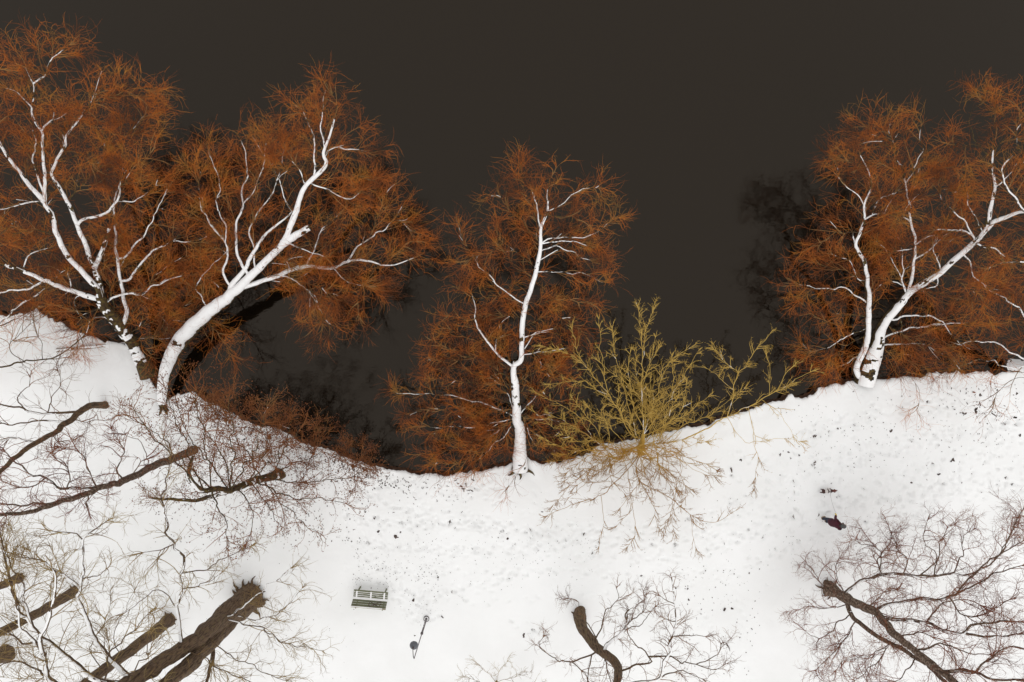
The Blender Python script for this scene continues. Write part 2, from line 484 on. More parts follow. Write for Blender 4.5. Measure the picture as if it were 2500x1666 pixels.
def limb_mesh(name, A, rad, sides=9, rough=0.08, seed=0, flare=0.0, lobes=5):
    K = len(A)
    T, S, U = frames(A)
    ang = np.arange(sides) * 2 * np.pi / sides
    length = np.concatenate([[0], np.cumsum(np.linalg.norm(np.diff(A, axis=0), axis=1))])
    nz = noise2(length[:, None] * 3.0 / (1 + rad.max()) + 0 * ang[None], np.cos(ang)[None] * 1.7 + np.sin(ang)[None] * 0.9 + 5, seed) - 0.5
    nz += 0.6 * (noise2(length[:, None] * 0.8 + 0 * ang[None], np.cos(ang - 1)[None] * 1.3 + 9, seed + 3) - 0.5)
    rr = rad[:, None] * (1 + rough * 2 * nz)
    if sides > 20:
        rr = rr * (1 + 0.14 * (noise2(ang[None] / (2 * np.pi) * sides * .5 + length[:, None] * .35, length[:, None] * 1.6 + 0 * ang[None], seed + 11) - 0.5))
    if flare:
        fall = np.exp(-length / (rad[0] * 1.5))[:, None]
        lob = 0.55 + 0.9 * noise2(ang[None] / (2 * np.pi) * lobes * 2 + 0 * length[:, None], 0 * ang[None] + 0 * length[:, None], seed + 8) ** 1.5
        rr = rr * (1 + flare * fall * lob)
    V = A[:, None, :] + (S[:, None] * np.cos(ang)[None, :, None] + U[:, None] * np.sin(ang)[None, :, None]) * rr[..., None]
    V = np.concatenate([V.reshape(-1, 3), A[-1:] + T[-1:] * rad[-1] * 0.6])
    idx = np.arange(K * sides).reshape(K, sides)
    nxt = np.roll(idx, -1, 1)
    Q = np.stack([idx[:-1], nxt[:-1], nxt[1:], idx[1:]], -1).reshape(-1, 4)
    Tr = np.stack([idx[-1], nxt[-1], np.full(sides, K * sides)], -1)
    return mesh_np(name, V, Q, Tr)

def snow_strip(A, rad, seed, wide=80, gap=0.25, thick=None, min_flat=0.0, fade=1.0, tfade=0.0):
    """snow lying along the upper side of a limb, ragged at both edges, broken by gaps."""
    n = max(6, int(np.linalg.norm(np.diff(A, axis=0), axis=1).sum() / (0.055 if rad.mean() > .1 else max(0.05, min(0.11, rad.mean() * 0.7)))))
    s0 = np.linspace(0, 1, len(A)); s1 = np.linspace(0, 1, n)
    B = np.stack([np.interp(s1, s0, A[:, k]) for k in range(3)], -1)
    r = np.interp(s1, s0, rad)
    T = np.gradient(B, axis=0); T /= np.linalg.norm(T, axis=1, keepdims=True) + 1e-9
    flat = np.sqrt(np.clip(1 - T[:, 2] ** 2, 0, 1))
    S = np.cross(T, np.array([0, 0, 1.0])); S /= np.linalg.norm(S, axis=1, keepdims=True) + 1e-9
    U = np.cross(S, T)
    ln = np.concatenate([[0], np.cumsum(np.linalg.norm(np.diff(B, axis=0), axis=1))])
    eL = R(wide) * (0.68 + 0.5 * fbm(ln * 1.3, ln * 0 + 1, seed, 3)) * (0.9 + 0.2 * noise2(ln * 9, ln * 0, seed + 30))
    eR = R(wide) * (0.68 + 0.5 * fbm(ln * 1.3, ln * 0 + 7, seed + 2, 3)) * (0.9 + 0.2 * noise2(ln * 9, ln * 0, seed + 40))
    k = 15 if rad.mean() > .12 else 7
    f = np.linspace(-1, 1, k)
    phi = np.where(f[None] < 0, f[None] * eL[:, None], f[None] * eR[:, None])
    th = np.minimum(0.055, 0.22 * r + 0.008) if thick is None else thick + 0 * r
    rr = r[:, None] * np.where(np.abs(f)[None] > 0.99, 0.9, 1.06) + th[:, None] * (1 - f[None] ** 2)
    V = B[:, None] + (S[:, None] * np.sin(phi)[..., None] + U[:, None] * np.cos(phi)[..., None]) * rr[..., None]
    lnm = (ln[:-1] + ln[1:]) / 2
    ph = (phi[:-1, :-1] + phi[1:, 1:]) / 2
    thin = np.clip((0.06 - r[:-1]) / 0.06, 0, 1) * fade
    field = noise2(lnm * 1.7, lnm * 0 + 3, seed + 50)[:, None] * 0.45 + noise2(lnm[:, None] * 5 + 0 * ph, ph * 1.6 + 7, seed + 51) * 0.35 + noise2(lnm[:, None] * 13 + 0 * ph, ph * 3.5 + 7, seed + 52) * 0.2
    keep = (field > (gap + 0.22 * thin + tfade * np.clip((s1[:-1] - 0.5) / 0.5, 0, 1))[:, None]) & (flat[:-1] > min_flat)[:, None]
    idx = np.arange(n * k).reshape(n, k)
    Q = np.stack([idx[:-1, :-1], idx[1:, :-1], idx[1:, 1:], idx[:-1, 1:]], -1)[keep].reshape(-1, 4)
    return V.reshape(-1, 3), Q

def spawn(par, per_m, tr, ang, length, K, up=0.0, wig=0.15, fwd=0.0, bias=(0, 0, 0), fall=0.4, term=0, parlen_cap=None, r=None):
    """shoots growing out of parent polylines (N,Kp,3); returns (M,K,3), parent index, parent position."""
    rg = r or rng
    N, Kp, _ = par.shape
    L = np.linalg.norm(np.diff(par, axis=1), axis=2).sum(1)
    cnt = rg.poisson(per_m * L * (tr[1] - tr[0]))
    idx = np.repeat(np.arange(N), cnt)
    t = rg.uniform(tr[0], tr[1], len(idx))
    if term:
        ti = np.repeat(np.arange(N), term)
        idx = np.concatenate([idx, ti]); t = np.concatenate([t, rg.uniform(0.93, 1.0, len(ti))])
    Mn = len(idx)
    if Mn == 0: return np.zeros((0, K, 3)), idx, t
    g = t * (Kp - 1); i0 = np.minimum(g.astype(int), Kp - 2); fr = (g - i0)[:, None]
    a, b = par[idx, i0], par[idx, i0 + 1]
    p = a + (b - a) * fr
    d = b - a; d /= np.linalg.norm(d, axis=1, keepdims=True) + 1e-9
    v = rg.normal(size=(Mn, 3)); v -= (v * d).sum(1, keepdims=True) * d; v /= np.linalg.norm(v, axis=1, keepdims=True)
    an = np.radians(rg.uniform(ang[0], ang[1], Mn))
    if term: an[-N * term:] *= 0.55
    d0 = d * np.cos(an)[:, None] + v * np.sin(an)[:, None]
    Ln = rg.uniform(length[0], length[1], Mn) * (1 - fall * t)
    if term: Ln[-N * term:] *= 0.75
    if parlen_cap is not None: Ln = np.minimum(Ln, parlen_cap * L[idx] + 0.35)
    A = np.zeros((Mn, K, 3)); A[:, 0] = p
    cur = d0.copy(); step = (Ln / (K - 1))[:, None]
    bend = rg.normal(0, wig, (Mn, 3))
    bias = np.array(bias, float)
    for k in range(1, K):
        cur = cur + (bend + rg.normal(0, wig, (Mn, 3)) + np.array([0, 0, up]) + d * fwd + bias) * (2.0 / K)
        cur /= np.linalg.norm(cur, axis=1, keepdims=True) + 1e-9
        A[:, k] = A[:, k - 1] + cur * step
    return A, idx, t

# ------------------------------------------------------------------ tree builder
LIMB_SEED = [100]
class Tree:
    def __init__(self, name, label, cat, base, bark, branch_mat, twig_mat, group=None, snow=dict(wide=80, gap=0.25)):
        self.o = thing(name, label, cat, (float(base[0]), float(base[1]), float(base[2])), 0, group)
        self.base = np.array(base, float)
        self.bark, self.bm, self.tm = bark, branch_mat, twig_mat
        self.limbs = []          # (polyline K=40, radii)
        self.px = []             # (px,py) samples of each
        self.snow = snow
        self.grow_from = []
        self.slim = 0.64
        self.zs = 1.0
        self.kink = 1.5
    def _add(self, nm, pts3, r0, r1, rlist=None, sides=9, flare=0.0, grow=(0.12, 1.0), snow=True, wig=0.02, lobes=5, rough=0.08, weight=1.0, mat=None):
        L = np.linalg.norm(np.diff(np.asarray(pts3), axis=0), axis=1).sum()
        K = int(np.clip(L / 0.16, 8, 90))
        A = resample(pts3, K)
        seed = LIMB_SEED[0]; LIMB_SEED[0] += 17
        s = np.linspace(0, L, K)
        w = np.sin(np.pi * np.linspace(0, 1, K))
        for k in range(3):
            A[:, k] += (fbm(s * 1.1, s * 0 + k * 5, seed, 2) - 0.37) * wig * 5 * w * min(1, L / 2) * 0.5
            A[:, k] += ((noise2(s * 2.6, s * 0 + k * 9, seed + 4) - 0.5) * 0.12 * min(1, L / 3) + (noise2(s * 6.5, s * 0 + k * 9, seed + 5) - 0.5) * 0.035) * w * np.clip(0.07 / max(r0, .02), .25, 1) * self.kink
        t = np.linspace(0, 1, K)
        rad = np.interp(t, np.linspace(0, 1, len(rlist)), rlist) if rlist is not None else r0 + (r1 - r0) * t
        me = limb_mesh(nm, A - self.base, rad, sides, rough, seed, flare, lobes)
        o = obj(nm, me, mat or self.bark, self.o)
        if snow and self.snow:
            sn = dict(self.snow); 
            if isinstance(snow, dict): sn.update(snow)
            V, Q = snow_strip(A - self.base, rad, seed + 5, **sn)
            if len(Q):
                stuff(obj('snow_cap', mesh_np('snow_cap', V, Q), M['snow_cap'], o))
        self.limbs.append((A, rad))
        z = A[:, 2]; s_ = FPX / (CAM_H - z)
        self.px.append(np.stack([A[:, 0] * s_ + 1250, 833 - A[:, 1] * s_], -1))
        if weight > 0: self.grow_from.append((A, rad, grow, weight))
        return o
    def trunk(self, pts, rl, sides=16, flare=0.5, **kw):
        return self._add('trunk', [P(p[0], p[1], p[2] * self.zs) for p in pts], rl[0], rl[-1], rl, sides, flare, **kw)
    def roots(self, spec, r, off=0.0):
        for deg, L in spec:
            a = R(deg); d = np.array([math.cos(a), math.sin(a), 0]); b = self.base + d * off; p = np.array([-d[1], d[0], 0]) * L * 0.12
            pts = [b + d * r * 0.35 + [0, 0, r * 0.9], b + d * (r + L * .25) + p * .5 + [0, 0, r * .35], b + d * (r + L * .6) + p + [0, 0, r * .12], b + d * (r + L) - p * .3 + [0, 0, -.03]]
            self._add('root', pts, 0, 0, [r * .5, r * .34, r * .2, r * .05], 8, 0, snow=False, weight=0, wig=.02)
    def limb(self, pts, rise, d0, d1, attach=True, **kw):
        """pts in photo pixels; the first point takes the nearest place on the limbs already there, then the limb climbs by rise."""
        pts = [tuple(p) for p in pts]
        rise *= self.zs
        if attach:
            best = None
            for (A, rad), px in zip(self.limbs, self.px):
                dd = np.hypot(px[:, 0] - pts[0][0], px[:, 1] - pts[0][1]); i = int(dd.argmin())
                if best is None or dd[i] < best[0]: best = (dd[i], A[i])
            z0 = best[1][2]; first = best[1]
        else:
            z0 = pts[0][2]; first = P(*pts[0])
        q = np.array([(p[0], p[1]) for p in pts], float)
        cum = np.concatenate([[0], np.cumsum(np.hypot(*np.diff(q, axis=0).T))]); f = cum / cum[-1]
        p3 = [first] + [P(q[i, 0], q[i, 1], z0 + rise * f[i]) for i in range(1, len(q))]
        kw.setdefault('sides', 7)
        if kw.get('snow', True) is not False and self.snow:
            sn = dict(tfade=0.2); sn.update(kw['snow'] if isinstance(kw.get('snow'), dict) else {}); kw['snow'] = sn
        f_ = self.slim if d0 < .25 else max(self.slim, .85)
        d0 *= f_; d1 *= f_
        return self._add('limb', p3, d0 / 2, d1 / 2, **kw)
    def crown(self, A=dict(), B=dict(), C=dict(), rA=(0.019, 0.008), rB=(0.007, 0.004), rC=(0.0048, 0.0026), snow_frac=0.12, leaves=0, leaf_size=0.03, seed=1, spurs=None, keep=None):
        rg = np.random.default_rng(seed)
        a_list = []
        for (L, rad, gr, w) in self.grow_from:
            p = resample(L, 24)[None]
            kw = dict(per_m=3.0, ang=(18, 55), length=(0.7, 2.1), K=8, up=0.04, wig=0.32, fall=0.45, term=3, parlen_cap=0.75); kw.update(A)
            kw['per_m'] *= w
            a, _, t = spawn(p, tr=gr, r=rg, **kw)
            a_list.append(a)
        a = np.concatenate(a_list)
        kw = dict(per_m=5.0, tr=(0.1, 1.0), ang=(14, 56), length=(0.5, 1.4), K=6, up=0.0, wig=0.42, fwd=0.05, fall=0.25, term=1); kw.update(B)
        b, _, _ = spawn(a, r=rg, **kw)
        kw = dict(per_m=5.0, tr=(0.08, 1.0), ang=(12, 54), length=(0.4, 1.1), K=5, up=0.0, wig=0.55, fall=0.2, term=0); kw.update(C)
        c, _, _ = spawn(b, r=rg, **kw)
        if keep is not None:
            def sel(x):
                m = x[:, -1]; s_ = FPX / (CAM_H - m[:, 2])
                px, py = m[:, 0] * s_ + 1250, 833 - m[:, 1] * s_
                return x[keep(px, py)]
            b, c = sel(b), sel(c)
        def inside(x):      # leave out twigs far outside the picture
            m = x[:, 0]; s_ = FPX / (CAM_H - m[:, 2])
            px, py = m[:, 0] * s_ + 1250, 833 - m[:, 1] * s_
            return x[(px > -150) & (px < 2650) & (py > -150) & (py < 1820) & (x[:, :, 2].min(1) > -0.5)]
        a, b, c = inside(a), inside(b), inside(c)
        va = rg.uniform(0.7, 1.25, len(a)); vb = rg.uniform(0.7, 1.3, len(b)); vc = rg.uniform(0.7, 1.3, len(c))
        pa = twig_tubes(a - self.base, rA[0] * va, rA[1] * va, 4)
        stuff(obj('branches', mesh_np('branches', *pa), self.bm, self.o))
        pb = twig_tubes(b - self.base, rB[0] * vb, rB[1] * vb)
        pc = twig_tubes(c - self.base, rC[0] * vc, rC[1] * vc)
        stuff(obj('twigs', mesh_np('twigs', *join([pb, pc])), self.tm, self.o))
        if snow_frac > 0 and len(a):
            pick = np.flatnonzero(rg.random(len(a)) < snow_frac)
            Vs, Qs, n = [], [], 0
            for i in pick:
                K = a.shape[1]; m = int(rg.integers(3, K + 1))
                r = np.linspace(rA[0] * 0.8, rA[1], K)[:m] * 1.0
                V, Q = snow_strip(a[i, :m] - self.base, r, int(rg.integers(1, 9999)), wide=85, gap=0.42, thick=0.006)
                if len(Q): Vs.append(V); Qs.append(Q + n); n += len(V)
            if Vs:
                stuff(obj('snow_dusting', mesh_np('snow_dusting', np.concatenate(Vs), np.concatenate(Qs)), M['snow_cap'], self.o))
        if leaves:
            src = np.concatenate([c[:, -1], c[:, 1]]) if len(c) else b[:, -1]
            p = src[rg.choice(len(src), min(leaves, len(src)), replace=False)] - self.base
            n = len(p); s = leaf_size * rg.uniform(0.5, 1.5, n)[:, None, None]
            tet = np.array([[0, 0, 0], [1, 0.35, .15], [0.1, 1, -.1], [0.35, 0.4, 0.7]]) - 0.35
            rot = rg.normal(size=(n, 3, 3)); rot = np.linalg.qr(rot)[0]
            V = (p[:, None] + np.einsum('nij,kj->nki', rot, tet) * s).reshape(-1, 3)
            F = (np.arange(n)[:, None, None] * 4 + np.array([[0, 1, 3], [1, 2, 3], [0, 3, 2], [0, 2, 1]])[None]).reshape(-1, 3)
            stuff(obj('dead_leaves', mesh_np('dead_leaves', V, None, F, smooth=False), M['dead_leaf'], self.o))
        return a, b, c
# ------------------------------------------------------------------ trees leaning over the lake
ORANGE = dict(bark=M['bark_moss'], branch_mat=M['branch_rust'], twig_mat=M['twig_rust'], group='rust-twigged trees leaning over the lake')
THIN = dict(grow=(0.05, 1.0), snow=False)

t = Tree('leaning_tree', 'tree with thick white snow-covered trunk leaning right over the dark water', 'tree', P(396, 978, 0), snow=dict(wide=86, gap=0.22), **ORANGE)
t.zs = 0.45
t.trunk([(396, 984, -0.05), (400, 932, 0.7), (416, 880, 1.6), (448, 824, 2.6), (500, 771, 3.6), (564, 721, 4.7), (621, 668, 5.7), (691, 594, 7.0), (718, 532, 8.2),
         (744, 460, 9.4), (783, 421, 10.2), (798, 398, 10.7), (790, 375, 11.2), (806, 330, 12), (817, 291, 12.8)],
        [.21, .24, .31, .355, .34, .31, .26, .20, .17, .15, .135, .12, .10, .08, .05, .03], flare=0.12, grow=(0.5, 1.0), weight=0.7, wig=.03, rough=.07)
t.roots([(255, .8), (280, 1.1), (296, .55)], .2)
for pts, rise, d0, d1, kw in [
    ([(570, 715), (565, 700), (599, 657), (630, 605), (660, 563), (702, 529), (725, 502)], 3.2, .30, .05, {}),
    ([(575, 712), (555, 689), (545, 659), (557, 628), (555, 594), (534, 567), (507, 540), (492, 505), (485, 465), (490, 420)], 3.6, .18, .03, {}),
    ([(555, 594), (553, 559), (530, 502), (535, 450), (510, 370)], 2.2, .10, .03, {}),
    ([(607, 670), (584, 632), (574, 575), (588, 521), (595, 456), (605, 429), (600, 370), (575, 320)], 3.6, .22, .03, {}),
    ([(595, 494), (620, 464), (640, 420), (650, 350)], 1.6, .09, .03, {}),
    ([(618, 655), (616, 594), (610, 571), (633, 513), (660, 475), (690, 400), (690, 340)], 3.4, .13, .03, {}),
    ([(691, 594), (725, 574), (757, 556)], 0.7, .42, .30, dict(grow=(0.9, 1.0), weight=0.5)),
    ([(702, 600), (744, 613), (794, 628)], 0.5, .10, .03, {}),
    ([(590, 705), (668, 678), (702, 663), (748, 651), (813, 655), (844, 640), (897, 636), (936, 647), (966, 647), (1010, 630)], 1.2, .30, .03, {}),
    ([(748, 651), (771, 601), (785, 570), (830, 520)], 1.2, .12, .03, {}),
    ([(844, 640), (870, 610), (897, 582), (932, 565), (970, 540), (1000, 560)], 1.2, .12, .03, {}),
    ([(668, 680), (702, 678), (733, 699), (764, 719), (783, 753), (800, 790)], 0.3, .11, .03, {}),
    ([(813, 655), (850, 690), (900, 700)], 0.2, .07, .02, {}),
    ([(507, 750), (479, 707), (490, 680), (525, 643), (560, 610)], 1.8, .10, .03, {}),
    ([(771, 433), (771, 376), (764, 326), (750, 290), (735, 265)], 2.2, .14, .03, dict(weight=.7)),
    ([(790, 368), (785, 307), (790, 250)], 1.4, .09, .03, {}),
    ([(790, 383), (811, 364), (867, 366), (905, 375)], 1.0, .09, .03, dict(weight=.7)),
    ([(744, 460), (733, 418), (700, 380)], 1.2, .09, .03, {}),
    ([(714, 520), (695, 490), (680, 440), (660, 400)], 1.6, .10, .03, {}),
    ([(752, 452), (783, 456), (820, 475), (855, 488), (880, 470)], 0.6, .10, .03, {}),
    ([(817, 291), (822, 262), (816, 245), (810, 228)], 1.0, .06, .02, dict(weight=.6, snow=False)),
    ([(897, 582), (930, 520), (945, 470)], 1.0, .07, .02, THIN),
    ([(848, 636), (880, 690), (870, 740), (880, 780)], 0.2, .06, .02, THIN),
    ([(936, 647), (980, 600), (1020, 590)], 0.8, .06, .02, THIN),
    ([(702, 663), (760, 720), (790, 800)], 0.2, .07, .02, THIN),
    ([(783, 421), (840, 420), (900, 440)], 0.8, .08, .02, THIN),
    ([(640, 650), (700, 640), (760, 690), (820, 720)], 0.4, .08, .02, THIN),
    ([(450, 815), (470, 760), (520, 800), (560, 860)], 0.4, .06, .02, THIN)]:
    t.limb(pts, rise, d0, d1, **kw)
t.crown(A=dict(per_m=4.2, bias=(-0.02, 0.05, 0.02)), B=dict(per_m=5.3), C=dict(per_m=5.2), seed=3)

t = Tree('many_stemmed_tree', 'broad tree with many snowy forking stems at the left edge of the water', 'tree', P(362, 905, 0), snow=dict(wide=82, gap=0.31), **ORANGE)
t.zs = 0.48
t.trunk([(366, 918, -0.05), (340, 868, .8), (314, 822, 1.8), (285, 785, 2.7), (257, 752, 3.5), (246, 725, 4.2)], [.36, .31, .29, .27, .25, .22], flare=0.3, weight=0, snow=dict(wide=70, gap=0.46))
for pts, rise, d0, d1, kw in [
    ([(246, 725), (240, 705), (214, 675), (171, 629), (143, 579), (132, 532), (110, 493), (111, 428), (105, 357), (102, 321), (84, 293), (79, 264), (84, 214), (75, 193), (68, 180), (62, 165)], 7.9, .36, .03, dict(grow=(0.4, 1))),
    ([(110, 493), (75, 455), (46, 418), (7, 361), (-20, 310)], 2.2, .28, .08, {}),
    ([(102, 321), (112, 305), (129, 293)], 0.6, .13, .08, {}),
    ([(107, 480), (96, 446), (87, 389), (82, 321), (60, 260)], 3.0, .15, .03, {}),
    ([(110, 497), (60, 495), (30, 505), (-30, 518)], 0.8, .12, .04, {}),
    ([(84, 205), (107, 182), (132, 143), (155, 125), (168, 112), (178, 108)], 1.6, .11, .02, {}),
    ([(79, 264), (40, 225), (10, 215)], 1.0, .08, .02, {}),
    ([(257, 745), (243, 690), (232, 654), (221, 625), (207, 590), (189, 550), (168, 493), (136, 439), (129, 425), (139, 393), (157, 361), (164, 332), (186, 300), (214, 264), (230, 240), (245, 215)], 8.0, .34, .03, dict(grow=(0.4, 1))),
    ([(214, 264), (245, 245), (290, 228), (330, 215), (365, 225)], 0.9, .07, .02, THIN),
    ([(232, 654), (243, 632), (257, 596), (268, 557)], 1.2, .28, .18, dict(weight=0.4)),
    ([(189, 550), (204, 536), (257, 521), (282, 489), (293, 454), (298, 421), (297, 370), (295, 321)], 2.6, .24, .03, {}),
    ([(293, 454), (330, 425), (355, 390), (372, 368)], 1.6, .09, .02, THIN),
    ([(282, 489), (322, 493), (355, 475), (385, 450)], 0.6, .09, .02, {}),
    ([(297, 340), (330, 310), (345, 290)], 0.8, .06, .02, THIN),
    ([(157, 361), (150, 332), (156, 322)], 0.4, .09, .06, {}),
    ([(300, 800), (312, 760), (304, 736), (293, 671), (286, 607), (280, 536), (283, 480), (300, 430)], 5.0, .26, .04, dict(grow=(0.3, 1))),
    ([(294, 690), (318, 682), (343, 646), (379, 611), (421, 589), (457, 546), (470, 500)], 2.6, .19, .03, {}),
    ([(421, 589), (460, 590), (490, 592)], 0.3, .07, .03, {}),
    ([(288, 630), (304, 629), (339, 593), (364, 554), (379, 521), (395, 490), (408, 462)], 2.8, .15, .03, {}),
    ([(258, 745), (275, 729), (321, 718), (346, 721), (411, 682), (489, 671), (520, 690)], 1.2, .18, .03, {}),
    ([(246, 736), (221, 725), (189, 714), (154, 704), (121, 689), (71, 668), (0, 643), (-70, 620)], 2.2, .30, .14, {}),
    ([(60, 666), (62, 640), (80, 615), (125, 606)], 0.8, .10, .03, {}),
    ([(110, 689), (64, 706), (0, 718), (-50, 735)], 0.4, .14, .08, {}),
    ([(171, 712), (175, 685), (168, 662), (190, 648)], 0.8, .08, .04, {}),
    ([(221, 725), (182, 729), (196, 775), (200, 800)], -0.6, .07, .03, {}),
    ([(296, 800), (250, 775), (205, 790), (190, 830)], 0.5, .08, .03, {}),
    ([(143, 579), (90, 560), (40, 570), (-10, 555)], 1.4, .12, .03, THIN),
    ([(168, 493), (210, 440), (250, 400), (255, 350)], 1.8, .10, .03, THIN),
    ([(186, 300), (230, 310), (280, 330)], 0.5, .07, .02, THIN),
    ([(139, 393), (190, 380), (230, 400)], 0.6, .07, .02, THIN),
    ([(310, 815), (360, 790), (420, 770), (460, 740)], 1.0, .09, .02, THIN),
    ([(320, 830), (370, 830), (410, 800)], 0.6, .08, .02, THIN),
    ([(300, 790), (350, 760), (400, 720), (440, 690)], 1.4, .10, .03, THIN),
    ([(300, 800), (340, 735), (375, 690), (420, 640)], 2.4, .09, .02, THIN),
    ([(285, 785), (272, 720), (255, 650), (270, 600)], 2.6, .09, .02, THIN),
    ([(320, 830), (390, 810), (430, 775), (470, 700)], 1.2, .08, .02, THIN),
    ([(252, 750), (200, 765), (150, 745), (100, 750)], .6, .08, .02, THIN),
    ([(330, 850), (370, 855), (400, 850)], .8, .06, .02, THIN),
    ([(340, 720), (400, 650), (450, 630), (500, 620)], 1.0, .07, .02, THIN),
    ([(190, 714), (150, 660), (110, 610), (60, 590)], 1.6, .08, .02, THIN)]:
    t.limb(pts, rise, d0, d1, **kw)
t.crown(A=dict(per_m=3.9, bias=(0.0, 0.04, 0.02)), B=dict(per_m=5.4), C=dict(per_m=5.2), seed=5)

t = Tree('edge_tree', 'tree mostly outside the left edge with bare limbs reaching over snow and water', 'tree', P(-130, 850, 0), snow=dict(wide=75, gap=0.35), **ORANGE)
t.zs = 0.6
t.trunk([(-130, 850, -0.05), (-160, 850, 2), (-180, 830, 4.5), (-190, 790, 7), (-180, 700, 9.5)], [.4, .32, .28, .22, .12], weight=0.4, snow=False)
for pts, rise, d0, d1, kw in [
    ([(-160, 850), (-60, 820), (18, 771), (60, 742), (100, 714), (130, 684), (157, 657)], 2.0, .20, .08, dict(weight=0.35)),
    ([(-150, 850), (-60, 815), (0, 796), (54, 775), (96, 739)], 1.2, .14, .05, dict(weight=0.4)),
    ([(-150, 880), (-60, 900), (0, 893), (60, 882), (107, 879), (150, 864), (185, 838), (214, 811)], 1.6, .17, .07, dict(weight=0.35, snow=False)),
    ([(107, 879), (100, 840), (85, 800), (82, 770)], 0.4, .05, .02, dict(weight=0.7, snow=False)),
    ([(60, 882), (20, 850), (60, 800), (110, 770)], 0.5, .06, .02, dict(weight=0.6, snow=False)),
    ([(-180, 700), (-100, 560), (-40, 430), (-10, 300)], 3.0, .18, .04, {}),
    ([(-190, 770), (-90, 660), (-20, 590), (40, 540)], 2.0, .15, .04, {}),
    ([(-180, 690), (-110, 480), (-60, 300), (-30, 180), (-10, 150)], 3.6, .16, .03, {})]:
    t.limb(pts, rise, d0, d1, **kw)
t.crown(A=dict(per_m=2.6), B=dict(per_m=4.2), C=dict(per_m=4.2), seed=8)

